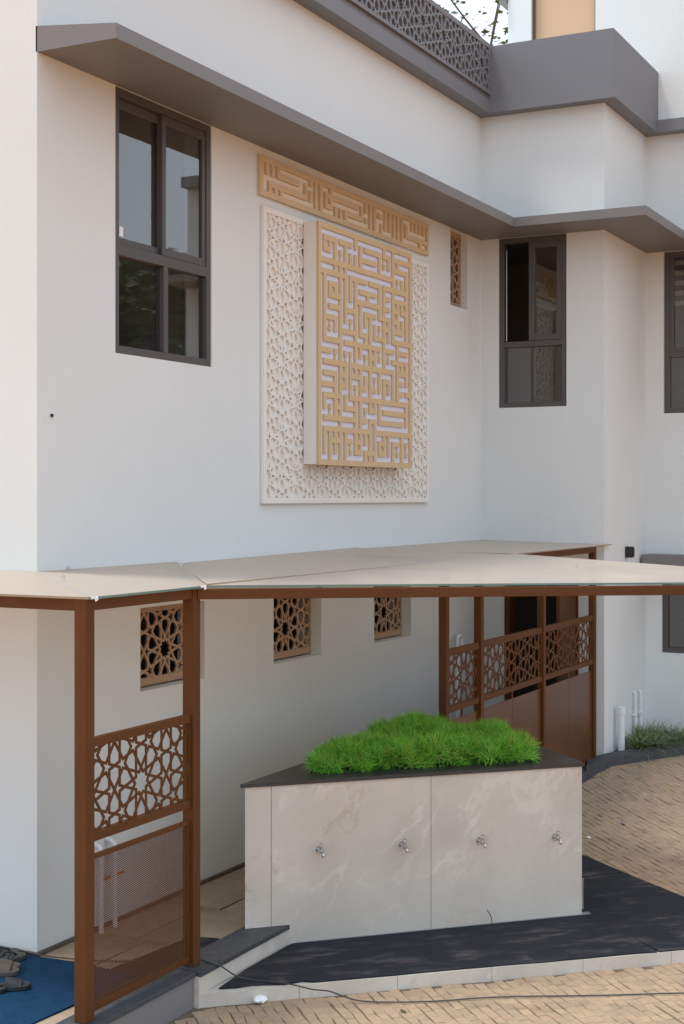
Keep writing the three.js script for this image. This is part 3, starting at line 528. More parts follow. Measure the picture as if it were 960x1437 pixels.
{
  const x0 = 2.738, x1 = 5.981, y0 = 2.794, y1 = 5.148, zf = 0.034;
  const p = thing('lattice_artwork', 'large cream star lattice panel on the wall behind the gold calligraphy box', 'wall panel');
  mesh('backing', box(x0 + 0.01, x1 - 0.01, y0 + 0.01, y1 - 0.01, 0.001, 0.012), M.cream, p);
  const b = 0.048, g = lattice(x0 + b, x1 - b, y0 + b, y1 - b, 0.044, 0.0155, 0.021, 3.032, 3.964, true); g.translate(0, 0, zf - 0.002);
  mesh('star_lattice', g, M.cream, p);
  mesh('rim', merge([rbox(x0, x0 + b, y0, y1, 0.002, zf, 0.003, 1), rbox(x1 - b, x1, y0, y1, 0.002, zf, 0.003, 1), rbox(x0 + b, x1 - b, y0, y0 + b, 0.002, zf, 0.003, 1), rbox(x0 + b, x1 - b, y1 - b, y1, 0.002, zf, 0.003, 1)]), M.cream, p);
}
{
  const x0 = 3.38, x1 = 5.24, y0 = 3.114, y1 = 5.125, z = 0.166;
  const p = thing('calligraphy_artwork', 'gold square calligraphy panel standing proud of the cream lattice', 'wall panel');
  mesh('box', rbox(x0 + 0.004, x1 - 0.004, y0 + 0.004, y1 - 0.004, 0.036, z - 0.004, 0.003, 1), M.cream, p);
  mesh('acrylic_back', box(x0 + 0.02, x1 - 0.02, y0 + 0.02, y1 - 0.02, z - 0.003, z), M.acrylic, p);
  mesh('lettering', letters(KUFIC, x0, x1, y0, y1, z + 0.001, z + 0.015), M.gold, p);
}
{
  const x0 = 2.69, x1 = 5.975, y0 = 5.225, y1 = 5.535;
  const p = thing('calligraphy_banner', 'long gold calligraphy band under the eave above the lattice panel', 'wall panel');
  mesh('backing', box(x0 + 0.004, x1 - 0.004, y0 + 0.004, y1 - 0.004, 0.001, 0.011), M.bannerBack, p);
  mesh('lettering', letters(BANNER, x0, x1, y0, y1, 0.012, 0.032), M.banner, p);
}
tag(mesh('wall_bolt', at(cyl(0.011, 0.011, 0.012, 12), 0.14, 3.361, 0.005, Math.PI / 2), M.black, scene), 'small black bolt alone on the plain white wall', 'bolt');

// ---------------------------------------------------------------- glass canopy on a brown steel frame
const can = thing('glass_canopy', 'dusty glass canopy on brown steel beams and posts', 'canopy');
{
  const H = { W: 2.385, A: 2.315, B: 2.315, T: 2.262, N: 2.358 };
  const PA = [-0.90, 1.075], PB = [0.255, 1.075], TIP = [3.56, 4.53], N = [4.66, 1.41], E = [7.585, 1.41];
  // panes: [corners as [x, z, y]]
  const panes = [
    [[-0.004, 0.004, H.W], [-0.90, 1.07, H.A], [-0.90, -4, H.A], [-0.004, -4, H.W]],
    [[0.004, 0.003, H.W], [1.55, 0.003, H.W], [0.26, 1.075, H.B], [-0.89, 1.075, H.A]],
    [[1.558, 0.003, H.W], [4.4, 0.003, H.W], [4.655, 1.41, H.N], [0.268, 1.075, H.B]],
    [[4.408, 0.003, H.W], [XI - 0.004, 0.003, H.W], [XI - 0.004, Z1 + 0.005, H.N], [E[0], Z1 + 0.005, H.N], [E[0], E[1], H.N], [4.663, 1.41, H.N]],
    [[0.27, 1.08, H.B], [2.35, 1.243, 2.335], [2.62, 3.545, 2.277]],
    [[2.358, 1.244, 2.335], [4.655, 1.416, H.N], [TIP[0], TIP[1], H.T], [2.627, 3.552, 2.277]],
  ];
  const th = 0.012;
  panes.forEach((P) => {
    // heights over the plan by a fitted plane per pane keeps each sheet flat
    let sxx = 0, sxz = 0, szz = 0, sx = 0, sz = 0, sxy = 0, szy = 0, sy = 0; const n = P.length;
    P.forEach(([x, z, y]) => { sxx += x * x; sxz += x * z; szz += z * z; sx += x; sz += z; sxy += x * y; szy += z * y; sy += y; });
    const m = new THREE.Matrix3().set(sxx, sxz, sx, sxz, szz, sz, sx, sz, n).invert(), c = V(sxy, szy, sy).applyMatrix3(m);
    const f = (x, z) => c.x * x + c.y * z + c.z;
    const pane = mesh('glass_pane', prism(P.map(([x, z]) => [x, z]), (x, z) => f(x, z) - th, f, 1, null, true), M.canopy, can);
  });
  // bright cut edges of the outer panes
  const edge = (a, b, ya, yb) => { const L = Math.hypot(b[0] - a[0], b[1] - a[1]); const g = box(0, L, -th, 0, 0, 0.004); const m = new THREE.Matrix4().makeBasis(V(b[0] - a[0], yb - ya, b[1] - a[1]).normalize(), V(0, 1, 0), V(-(b[1] - a[1]), 0, b[0] - a[0]).normalize()).setPosition(a[0], ya - 0.001, a[1]); g.applyMatrix4(m); mesh('glass_edge', g, M.glassEdge, can); };
  edge([-0.905, 1.078], [0.265, 1.078], H.A, H.B); edge([0.268, 1.081], [2.62, 3.55], H.B, 2.277);
  // sealant in the mitre and tape at the two outer corners
  mesh('sealant', prism([[-0.008, 0.010], [-0.011, 0.007], [-0.902, 1.069], [-0.899, 1.072]], (x) => H.W - 0.0782 * -x - 0.002, (x) => H.W - 0.0782 * -x + 0.003), M.sealant, can);
  for (const [x, z] of [[-0.86, 1.082], [0.215, 1.083]]) mesh('tape', at(merge([rbox(-0.03, 0.03, -0.011, 0.002, 0, 0.002, 0.0008, 1), at(rbox(-0.012, 0.016, -0.02, 0.0, 0.002, 0.005, 0.0012, 1), 0.01, -0.004, 0, 0, 0, 0.3)]), x, H.A, z), M.sticker, can);
  // beams
  const beam = (a, b, ya, yb, w = 0.06, h = 0.062) => { const L = Math.hypot(b[0] - a[0], b[1] - a[1]); const g = rbox(0, L, -h, 0, -w / 2, w / 2, 0.003, 1); const ux = V(b[0] - a[0], yb - ya, b[1] - a[1]).normalize(), uz = V(-(b[1] - a[1]), 0, b[0] - a[0]).normalize(), uy = V().crossVectors(uz, ux); g.applyMatrix4(new THREE.Matrix4().makeBasis(ux, uy, uz).setPosition(a[0], ya, a[1])); return mesh('beam', uvm(g), M.steel, can); };
  const t = th + 0.004;
  beam([-0.80, 1.005], [0.165, 1.005], H.A - t, H.B - t); beam([-0.845, 0.965], [-0.845, -4], H.A - t, H.A - t); beam([0.225, 1.03], [3.50, 4.455], H.B - t - 0.004, H.T - t - 0.004); beam([3.52, 4.44], [4.60, 1.40], H.T - t - 0.006, H.N - t - 0.006); beam([4.66, 1.34], [7.15, 1.34], H.N - t, H.N - t, 0.05, 0.06);
  for (const x of [1.55, 4.4]) beam([x, 0.03], [x + (x < 2 ? -1.25 : 0.2), x < 2 ? 1.02 : 1.28], H.W - t - 0.03, 2.30, 0.04, 0.04);
  // posts
  const post = (x, z, y0, y1, s = 0.078) => mesh('post', rbox(x - s / 2, x + s / 2, y0, y1, z - s / 2, z + s / 2, 0.004, 1), M.steel, can);
  post(-0.845, 1.005, 0.031, H.A - t - 0.001); post(0.205, 1.005, 0.031, H.B - t - 0.004);
  for (const [x, y1] of [[3.335, 2.285], [4.07, 2.30], [5.63, 2.28], [7.19, 2.339]]) post(x, 1.32, 0.14, y1, 0.066);
  // bolts and bits of sealant left on the glass
  for (const [x, y, z] of [[0.30, 2.386, 0.02], [-0.28, 2.372, 0.42], [1.21, 2.370, 0.26], [3.34, 2.312, 2.40], [5.9, 2.379, 0.35]]) mesh('bolt', at(merge([at(cyl(0.012, 0.012, 0.012, 10), 0, 0.006, 0), at(cyl(0.006, 0.005, 0.018, 8), 0, 0.02, 0)]), x, y, z), M.galv, can);
}

// ---------------------------------------------------------------- lattice gates between the posts
function screenPanel(x0, x1, z, ys, label, group, ox, oy, w, bar, lower) {
  const [rt, lt, lb, rb, mt, mb] = ys, g = thing('lattice_gate', label, 'gate', group);
  mesh('rail', rbox(x0, x1, lt, rt, z - 0.02, z + 0.02, 0.003, 1), M.steel, g); mesh('rail', rbox(x0, x1, rb, lb, z - 0.02, z + 0.02, 0.003, 1), M.steel, g);
  mesh('stile', box(x0, x0 + 0.018, lb, lt, z - 0.018, z + 0.018), M.steel, g); mesh('stile', box(x1 - 0.018, x1, lb, lt, z - 0.018, z + 0.018), M.steel, g);
  const l = lattice(x0 + 0.018, x1 - 0.018, lb, lt, w, bar, 0.006, ox, oy); l.translate(0, 0, z + 0.008); mesh('star_lattice', l, M.steel, g);
  lower(g, x0, x1, mt, mb, z); return g;
}
screenPanel(-0.805, 0.165, 1.005, [1.545, 1.495, 1.035, 0.985, 0.912, 0.062], 'brown gate with star lattice above woven mesh, on the grey plinth', null, -0.327, 1.228, 0.0485, 0.0165, (g, x0, x1, mt, mb, z) => {
  mesh('mesh_frame', merge([rbox(x0, x1, mt - 0.026, mt, z - 0.014, z + 0.014, 0.003, 1), rbox(x0, x1, mb, mb + 0.03, z - 0.014, z + 0.014, 0.003, 1), box(x0, x0 + 0.02, mb + 0.03, mt - 0.026, z - 0.013, z + 0.013), box(x1 - 0.02, x1, mb + 0.03, mt - 0.026, z - 0.013, z + 0.013)]), M.steel, g);
  // woven wires, both diagonals
  const X0 = x0 + 0.02, X1 = x1 - 0.02, Y0 = mb + 0.03, Y1 = mt - 0.026, p = 0.0082, wires = [];
  for (const s of [1, -1]) for (let k = -400; k < 400; k++) {
    const c = k * p * Math.SQRT2; // line: y = s*(x - X0)*0.62 + c
    const sl = 0.62 * s, pts = [];
    for (const [x, y] of [[X0, sl * 0 + c + Y0], [X1, sl * (X1 - X0) + c + Y0]]) if (y >= Y0 && y <= Y1) pts.push([x, y]);
    for (const y of [Y0, Y1]) { const x = X0 + (y - Y0 - c) / sl; if (x > X0 && x < X1) pts.push([x, y]); }
    if (pts.length < 2) continue; const [a, b] = pts, L = Math.hypot(b[0] - a[0], b[1] - a[1]); if (L < 0.004) continue;
    const q = new THREE.BoxGeometry(L, 0.0036, 0.001).toNonIndexed(); q.rotateZ(Math.atan2(b[1] - a[1], b[0] - a[0])); q.translate((a[0] + b[0]) / 2, (a[1] + b[1]) / 2, z + 0.002 + s * 0.0009); wires.push(q);
  }
  const m = mesh('woven_mesh', merge(wires), M.steel, g); m.userData.kind = 'stuff';
});
const solid = (g, x0, x1, mt, mb, z) => { const n = Math.max(1, Math.round((x1 - x0) / 0.75)); for (let k = 0; k < n; k++) { const a = x0 + (x1 - x0) * k / n, b = x0 + (x1 - x0) * (k + 1) / n; mesh('sheet_panel', rbox(a + 0.002, b - 0.002, mb, mt, z - 0.006, z + 0.006, 0.002, 1), M.sheet, g); } mesh('spacer', box((x0 + x1) / 2 - 0.012, (x0 + x1) / 2 + 0.012, mt, mt + 0.066, z - 0.006, z + 0.006), M.steel, g); };
[[3.37, 4.035, 'narrowest brown lattice gate, partly hidden by the planter grass'], [4.105, 5.595, 'brown lattice gate with sheet panel between the grass and the doorway'], [5.665, 7.155, 'brown lattice gate with sheet panel next to the white wall corner']].forEach(([a, b, l], i) =>
  screenPanel(a, b, 1.32, [1.645, 1.59, 1.195, 1.145, 1.08, 0.15], l, 'far lattice gates', a + 0.36, 1.40, 0.0485, 0.0165, solid));
{ // granite kerb under the far gates and the bed beyond
  const k = structure('kerb', 'dark granite kerb below the far gates and round the planting bed', 'kerb');
  mesh('gate_kerb', prism([[2.75, 1.22], [7.40, 1.22], [7.40, 1.40], [7.24, 1.425], [2.75, 1.40]], -0.3, 0.14), M.granite2, k);
  mesh('bed_kerb', prism([[7.10, 1.30], [7.42, 1.378], [7.62, 1.46], [8.50, 2.11], [9.06, 2.5], [9.06, 2.66], [8.30, 2.16], [7.30, 1.50], [6.72, 1.405]], -0.3, (x) => 0.19 + 0.012 * (x - 7)), M.granite2, k);
  tag(mesh('bed_soil', prism([[7.45, 1.375], [X2 - 0.01, 1.375], [X2 - 0.01, 2.5], [8.5, 2.10], [7.66, 1.46]], -0.2, 0.165), M.mortar, scene), 'dark soil of the bed by the white wall', 'soil', null, 'structure');
}

// ---------------------------------------------------------------- planter with taps
const D1 = [Math.SQRT1_2, Math.SQRT1_2];
{
  const pl = thing('tap_planter', 'triangular planter clad in cream marble with dark coping and four taps', 'planter');
  const a = [0.978, 0.915], b = [2.705, 2.642], c = [3.30, 2.047], c2 = [3.30, 0.915], yb = -0.11, yt = 0.952;
  mesh('core', prism([[1.04, 0.94], [2.70, 2.60], [3.28, 2.02], [3.28, 0.94]], yb, yt - 0.002), M.marbleEdge, pl);
  const L = Math.hypot(b[0] - a[0], b[1] - a[1]), P = (t, s) => [a[0] + D1[0] * t + D1[1] * s, a[1] + D1[1] * t - D1[0] * s];
  for (const [t0, t1] of [[0, 0.178], [0.178, 1.302], [1.302, L]]) mesh('marble_tile', prism([P(t0 + 0.0018, 0), P(t1 - 0.0018, 0), P(t1 - (t1 === L ? 0.02 : 0.0018), 0.014), P(t0 + (t0 ? 0.0018 : 0.03), 0.014)], yb, yt, 1, [D1[0], D1[1]]), M.marble, pl);
  mesh('marble_tile', prism([[2.708, 2.639], [3.30, 2.047], [3.288, 2.035], [2.692, 2.631]], yb, yt), M.marble, pl); mesh('marble_tile', box(3.287, 3.302, yb, yt, 0.93, 2.03), M.marble, pl); mesh('marble_tile', box(1.02, 3.286, yb, yt, 0.912, 0.926), M.marble, pl);
  // coping: three stones with mitred corners round the bed
  const o = 0.014, A = [a[0] - o * 2.41, a[1] - o], B = [b[0], b[1] + o * 1.41], C1 = [c[0] + o, c[1] + o * 0.41], C2 = [c2[0] + o, c2[1] - o];
  const ia = [1.46, 1.11], ib = [2.62, 2.37], ic = [3.06, 1.95], ic2 = [3.14, 1.09];
  mesh('coping', prism([A, B, ib, ia], yt + 0.001, yt + 0.026, 1, [D1[0], D1[1]]), M.granite, pl); mesh('coping', prism([B, C1, ic, ib], yt + 0.001, yt + 0.0255), M.granite, pl); mesh('coping', prism([C1, C2, ic2, ic], yt + 0.001, yt + 0.0255), M.granite, pl); mesh('coping', prism([C2, A, ia, ic2], yt + 0.001, yt + 0.0258), M.granite, pl);
  // taps
  const up = V(0, 1, 0), out = V(-D1[1], 0, D1[0]), side = V(D1[0], 0, D1[1]);
  for (const [x, y, z] of [[1.337, 0.510, 1.274], [1.752, 0.498, 1.689], [2.152, 0.486, 2.089], [2.556, 0.470, 2.493]]) {
    const T = new THREE.Matrix4().makeBasis(side, up, out).scale(V(0.88, 0.88, 0.88)).setPosition(x, y, z), put = (n, g, p) => { g.applyMatrix4(T); return mesh(n, g, M.chrome, p); };
    const f = at(cyl(0.029, 0.026, 0.009, 24), 0, 0, 0.0055, Math.PI / 2), body = at(cyl(0.0145, 0.0145, 0.07, 16), 0, 0, 0.042, Math.PI / 2), ball = new THREE.SphereGeometry(0.019, 16, 12); ball.translate(0, 0, 0.052);
    const tp = put('tap', merge([f, body, ball, at(cyl(0.011, 0.011, 0.03, 12), 0, 0.026, 0.052)]), pl);
    put('spout', merge([tube([[0, 0, 0.07], [0, -0.003, 0.090], [0, -0.012, 0.104], [0, -0.024, 0.108]], 0.0115, 16, 12), at(cyl(0.0145, 0.0145, 0.012, 14), 0, -0.027, 0.108)]), tp);
    put('handle', merge([at(cyl(0.013, 0.011, 0.016, 14), 0, 0.047, 0.052), rbox(-0.009, 0.009, 0.052, 0.060, 0.045, 0.10, 0.003, 1)]), tp);
  }
}
// blades
function bladeGeo(l, w, bend, seg = 3) {                        // one leaf blade along +y bending to +x
  const pos = [], P = []; for (let k = 0; k <= seg; k++) { const t = k / seg, a = bend * t; P.push([Math.sin(a) * l * t * 0.75, l * t * Math.cos(a * 0.6), w * (1 - t * t) * (0.55 + 0.45 * Math.sin(Math.PI * Math.min(1, t + 0.25)))]); }
  for (let k = 0; k < seg; k++) { const [x0, y0, w0] = P[k], [x1, y1, w1] = P[k + 1]; if (k < seg - 1) pos.push(x0, y0, -w0, x1, y1, -w1, x1, y1, w1, x0, y0, -w0, x1, y1, w1, x0, y0, w0); else pos.push(x0, y0, -w0, x1, y1, 0, x0, y0, w0); }
  const g = new THREE.BufferGeometry(); g.setAttribute('position', new THREE.Float32BufferAttribute(pos, 3)); g.computeVertexNormals(); return g;
}
function tuft(n, l0, l1, w, spread, bend) {
  const l = []; for (let k = 0; k < n; k++) { const g = bladeGeo(rr(l0, l1), w * rr(0.7, 1.2), rr(0.2, bend)); g.rotateZ(-rr(0, spread)); g.rotateY(rr(0, 6.28)); g.translate(rr(-0.02, 0.02), 0, rr(-0.02, 0.02)); l.push(g); } return merge(l);
}
{
  const GREENS = [[0.14, 0.46, 0.028], [0.17, 0.52, 0.032], [0.22, 0.57, 0.038], [0.15, 0.48, 0.035], [0.19, 0.53, 0.028], [0.26, 0.59, 0.042], [0.38, 0.50, 0.07]], gm = leafMat(1, 1, 1), tri = [[1.40, 1.06], [2.63, 2.39], [3.08, 1.95], [3.16, 1.07]];
  const inside = (x, z, e) => { for (let i = 0; i < 4; i++) { const p = tri[i], q = tri[(i + 1) % 4], dx = q[0] - p[0], dz = q[1] - p[1]; if (((x - p[0]) * dz - (z - p[1]) * dx) / Math.hypot(dx, dz) < -e) return false; } return true; };
  const variants = [0, 1, 2].map(() => tuft(20, 0.05, 0.12, 0.0033, 0.85, 1.3));
  const clumps = []; for (let k = 0; k < 4000 && clumps.length < 300; k++) { const x = rr(1.40, 3.2), z = rr(1.0, 2.45); if (inside(x, z, -0.06) && clumps.every((c) => Math.hypot(c[0] - x, c[1] - z) > 0.055)) clumps.push([x, z, rr(0.055, 0.115), rr(0.0, 0.115) + 0.05 * vn(x * 3 + 20, z * 3 + 20, 999, 12), rnd()]); }
  const list = []; for (const [cx, cz, R, h, t] of clumps) for (let k = 0; k < 30; k++) { const a = rr(0, 6.28), e = Math.acos(rr(0.05, 1)), d = V(Math.sin(e) * Math.cos(a), Math.cos(e), Math.sin(e) * Math.sin(a)); list.push([cx + d.x * R * 0.75, 0.955 + h + d.y * R * rr(0.3, 0.7) - 0.02, cz + d.z * R * 0.75, d, t]); }
  const soil = mesh('planter_soil', prism(tri, 0.86, 0.955), M.mortar, scene); tag(soil, 'soil filling the triangular planter under the grass', 'soil', null, 'structure');
  const grp = thing('planter_grass', 'bright green feathery grass filling the triangular planter', 'grass'); grp.userData.kind = 'stuff';
  variants.forEach((g, vi) => {
    const L = list.filter((_, i) => i % 3 === vi), m = new THREE.InstancedMesh(g, gm, L.length); m.name = 'grass_tufts'; m.userData.kind = 'stuff'; m.castShadow = m.receiveShadow = true;
    const o = new THREE.Object3D(), c = new THREE.Color();
    const UP = V(0, 1, 0), q = new THREE.Quaternion();
    L.forEach(([x, y, z, d, ct], i) => {
      o.position.set(x, y, z); q.setFromUnitVectors(UP, d.clone().add(V(0, 0.55, 0)).normalize()); o.quaternion.copy(q).multiply(new THREE.Quaternion().setFromAxisAngle(UP, rr(0, 6.28))); o.scale.setScalar(rr(0.7, 1.15)); o.updateMatrix(); m.setMatrixAt(i, o.matrix);
      c.setRGB(...GREENS[Math.floor(rnd() * GREENS.length)]); m.setColorAt(i, c);
    });
    grp.add(m);
  });
}

// ---------------------------------------------------------------- planting bed by the far wall
{
  const spots = [[7.97, 1.60], [8.10, 1.72], [8.20, 1.52], [8.32, 1.86], [8.42, 1.66], [8.55, 2.0], [8.62, 1.75], [8.78, 2.08], [8.85, 1.85], [8.45, 1.5], [8.72, 1.55]];
  spots.forEach(([x, z], i) => {
    const g = thing('grass_clump', 'arching pale striped grass clump in the bed by the white wall', 'plant', 'grass clumps in the bed');
    const m = mesh('leaves', tuft(130, 0.16, 0.36, 0.0066, 1.45, 2.1), leafMat(0.20 + 0.05 * hash(i, 1, 1), 0.24 + 0.05 * hash(i, 1, 1), 0.10), g);
    mesh('leaves', tuft(40, 0.12, 0.26, 0.007, 1.2, 1.6), leafMat(0.15, 0.20, 0.075), g);
    g.position.set(x, 0.165, z); g.scale.set(1.2 + 0.4 * hash(i, 4, 4), 0.72 + 0.25 * hash(i, 4, 5), 1.2 + 0.4 * hash(i, 4, 4));
  });
  const p = thing('drain_pipe', 'thick white capped pipe standing at the bed kerb', 'pipe');
  mesh('pipe', at(cyl(0.036, 0.036, 0.40, 24), 7.80, 0.36, 1.445), M.white, p); mesh('cap', at(cyl(0.044, 0.044, 0.075, 24), 7.80, 0.595, 1.445), M.white, p);
  [[8.50, 0.70, 'thin white pipe with elbow on the wall above the bed'], [8.72, 0.695, 'thin white pipe with elbow in the wall corner above the bed']].forEach(([x, y, l]) => {
    const q = thing('water_pipe', l, 'pipe', 'thin pipes above the bed'); mesh('pipe', tube([[x, 0.16, 1.40], [x, 0.4, 1.40], [x, y - 0.06, 1.40], [x, y - 0.012, 1.395], [x - 0.002, y, 1.37]], 0.014, 40, 12), M.white, q);
    mesh('clip', rbox(x - 0.03, x + 0.03, 0.44, 0.465, 1.37, 1.42, 0.004, 1), M.white, q);
  });
  tag(mesh('wall_lamp', merge([rbox(8.20, 8.28, 2.19, 2.31, 1.368, 1.45, 0.01, 2), rbox(8.215, 8.265, 2.205, 2.295, 1.45, 1.458, 0.003, 1)]), M.black, scene), 'small black cube wall lamp near the wall corner', 'lamp');
}

// ---------------------------------------------------------------- pipes on the long wall
[[0.56, 0.57, 0.15, 'white pipe with elbow and orange valve behind the mesh gate, nearer the wall corner'], [0.71, 0.575, 0.26, 'white pipe with elbow and orange valve behind the mesh gate, farther from the wall corner']].forEach(([x, y, yv, l]) => {
  const q = thing('valve_pipe', l, 'pipe', 'pipes behind the mesh gate');
  mesh('pipe', tube([[x, 0.0, 0.075], [x, 0.25, 0.075], [x, y - 0.07, 0.075], [x, y - 0.012, 0.06], [x, y + 0.004, 0.0]], 0.0165, 40, 14), M.white, q);
  mesh('coupling', at(cyl(0.022, 0.022, 0.05, 16), x, y - 0.09, 0.075), M.white, q); mesh('coupling', at(cyl(0.022, 0.022, 0.05, 16), x, 0.33, 0.075), M.white, q);
  mesh('valve_handle', rbox(x - 0.005, x + 0.075, 0.345, 0.362, 0.085, 0.10, 0.004, 1), M.orange, q);
});
{
  const q = thing('overflow_pipe', 'white pipe with elbow on the long wall behind the far gates', 'pipe');
  mesh('pipe', tube([[6.62, 0.05, 0.07], [6.62, 0.8, 0.07], [6.62, 1.36, 0.07], [6.63, 1.41, 0.07], [6.70, 1.415, 0.07], [6.72, 1.38, 0.07], [6.72, 1.22, 0.07]], 0.02, 60, 12, false, 0.3), M.white, q);
}

// ---------------------------------------------------------------- mats, sandals, cable and litter
tag(mesh('door_mat', prism([[-2.2, -1.4], [-0.055, -1.4], [-0.045, -0.03], [-0.02, 0.35], [-0.06, 0.80], [-0.9, 0.745], [-2.2, 0.70]], 0.003, 0.014), M.blue, scene), 'woven blue mat beside the brown post', 'mat');
tag(mesh('floor_mat', prism([[-0.60, 0.86], [-0.55, 0.52], [0.74, 0.655], [0.79, 0.835], [0.74, 0.865]], 0.003, 0.011), M.rubber, scene), 'dark floor mat lying behind the mesh of the gate', 'mat');
function sandal(kind, x, z, turn, mSole, mStrap, label) {
  const g = thing('sandal', label, 'sandal', 'sandals on the blue mat');
  const s = new THREE.Shape(); s.moveTo(-0.13, 0); s.bezierCurveTo(-0.135, 0.042, -0.09, 0.042, -0.04, 0.034); s.bezierCurveTo(0.02, 0.03, 0.06, 0.052, 0.095, 0.046); s.bezierCurveTo(0.14, 0.035, 0.14, -0.03, 0.095, -0.042); s.bezierCurveTo(0.05, -0.05, 0.0, -0.036, -0.05, -0.036); s.bezierCurveTo(-0.10, -0.04, -0.13, -0.035, -0.13, 0);
  const e = new THREE.ExtrudeGeometry(s, { depth: 0.018, bevelEnabled: true, bevelSize: 0.005, bevelThickness: 0.005, bevelSegments: 2, curveSegments: 14 }); e.rotateX(-Math.PI / 2); e.translate(0, 0.006, 0);
  mesh('sole', e, mSole, g);
  if (kind === 'slide') { const N = 14, pos = []; const pt = (u, v) => { const a = Math.PI * v, x = -0.01 + u * (0.085 + 0.01 * Math.sin(a)); return [x, 0.012 + Math.sin(a) * (0.062 - 0.022 * u), Math.cos(a) * (0.046 + 0.004 * u)]; };
    for (let j = 0; j < N; j++) for (let i = 0; i < 6; i++) { const a = pt(i / 6, j / N), b = pt((i + 1) / 6, j / N), c = pt((i + 1) / 6, (j + 1) / N), d = pt(i / 6, (j + 1) / N); pos.push(...a, ...b, ...c, ...a, ...c, ...d); const q = (p) => [p[0], p[1] - 0.004, p[2] * 0.94]; pos.push(...q(a), ...q(c), ...q(b), ...q(a), ...q(d), ...q(c)); }
    const h = new THREE.BufferGeometry(); h.setAttribute('position', new THREE.Float32BufferAttribute(pos, 3)); h.computeVertexNormals(); mesh('strap', h, mStrap, g);
  } else { mesh('strap', merge([tube([[-0.03, 0.026, 0.034], [0.0, 0.055, 0.026], [0.04, 0.05, 0.008], [0.075, 0.026, 0]], 0.006, 20, 8), tube([[-0.03, 0.026, -0.034], [0.0, 0.055, -0.024], [0.04, 0.05, -0.006], [0.075, 0.026, 0]], 0.006, 20, 8)]), mStrap, g); }
  g.position.set(x, 0.014, z); g.rotation.y = turn; return g;
}
const sb = std({ color: col(0.018, 0.019, 0.024), roughness: 0.6 }), sg = std({ color: col(0.05, 0.06, 0.06), roughness: 0.7 }), st = std({ color: col(0.105, 0.085, 0.075), roughness: 0.75 });
const TR = -Math.atan2(0.89, 0.4555);                              // pointing to the right of the view
sandal('slide', -0.60, 0.27, TR + 0.15, sb, sb, 'black slide sandal with wide strap on the blue mat');
sandal('slide', -0.70, 0.18, TR + 0.05, sb, sb, 'black slide sandal half out of sight beside its pair');
sandal('slide', -0.43, 0.045, TR + 0.1, st, st, 'beige grey slide sandal on the blue mat');
sandal('slide', -0.36, -0.005, TR + 0.2, st, st, 'beige grey slide sandal between the dark thong and its pair');
sandal('thong', -0.22, -0.05, TR + 0.9, sg, sb, 'dark grey thong sandal nearest the white wall corner');
sandal('thong', -0.17, -0.15, TR + 0.7, sg, sb, 'dark grey thong sandal against the foot of the white wall');
tag(mesh('cable', tube([[-0.06, 0.05, -1.0], [-0.045, 0.035, -0.24], [-0.035, 0.022, 0.05], [0.015, 0.016, 0.275], [0.12, 0.012, 0.55], [0.30, 0.014, 0.82], [0.34, 0.037, 0.93], [0.27, 0.038, 1.09], [0.30, 0.02, 1.15], [0.44, -0.085, 1.22], [0.47, -0.082, 1.50], [0.45, -0.082, 1.70], [0.50, -0.095, 1.79], [0.62, -0.166, 1.92], [0.72, -0.17, 2.15], [0.86, -0.172, 2.36], [1.083, -0.170, 2.66], [1.38, -0.172, 3.17], [1.656, -0.170, 3.63], [2.1, -0.172, 4.4]], 0.0044, 260, 7), std({ color: col(0.05, 0.052, 0.05), roughness: 0.55 }), scene), 'thin grey cable trailing over the step and across the cobbles', 'cable');
{
  const crumple = (r, s, n) => { const g = new THREE.IcosahedronGeometry(r, 3), p = g.attributes.position; for (let i = 0; i < p.count; i++) { const v = V().fromBufferAttribute(p, i), k = 0.25 + 1.0 * vn(v.x * s + 9, v.y * s + v.z * s * 0.7 + 9, 99, n) + 0.55 * vn(v.z * s * 2 + 30, v.x * s * 2 - v.y * s + 30, 99, n + 1); v.multiplyScalar(k); v.y *= 0.55; p.setXYZ(i, v.x, v.y, v.z); } g.computeVertexNormals(); return g; };
  tag(mesh('tissue', at(crumple(0.036, 55, 3), 0.345, -0.158, 1.395), M.sticker, scene), 'crumpled white tissue on the cobbles by the platform edge', 'tissue');
  tag(mesh('wrapper', at(crumple(0.022, 60, 5), 5.46, gy(5.46, 2.14) + 0.012, 2.14), std({ color: col(0.35, 0.25, 0.4), roughness: 0.5 }), scene), 'small crumpled purple wrapper out on the cobbles', 'litter');
  tag(mesh('paper_scrap', at(crumple(0.014, 60, 6), 4.89, gy(4.89, 2.0) + 0.008, 2.0), M.sticker, scene), 'tiny white paper scrap on the cobbles beyond the mats', 'litter');
  const lf = new THREE.Shape(); lf.moveTo(-0.035, 0); lf.quadraticCurveTo(0, 0.03, 0.035, 0); lf.quadraticCurveTo(0, -0.03, -0.035, 0); const lg = new THREE.ExtrudeGeometry(lf, { depth: 0.001, bevelEnabled: false, curveSegments: 8 }); lg.rotateX(-Math.PI / 2 + 0.15);
  tag(mesh('fallen_leaf', at(lg, 0.61, -0.176, 2.22, 0, 0.9), leafMat(0.10, 0.11, 0.035), scene), 'fallen olive green leaf on the cobbles by the cable', 'leaf');
  tag(mesh('twig', tube([[2.02, -0.085, 2.06], [2.04, -0.03, 2.045], [2.022, 0.02, 2.022]].map(([x, y, z]) => [x + 0.12, y, z + 0.125]), 0.003, 10, 5), M.black, scene), 'thin dark twig leaning on the marble foot of the planter', 'twig');
}

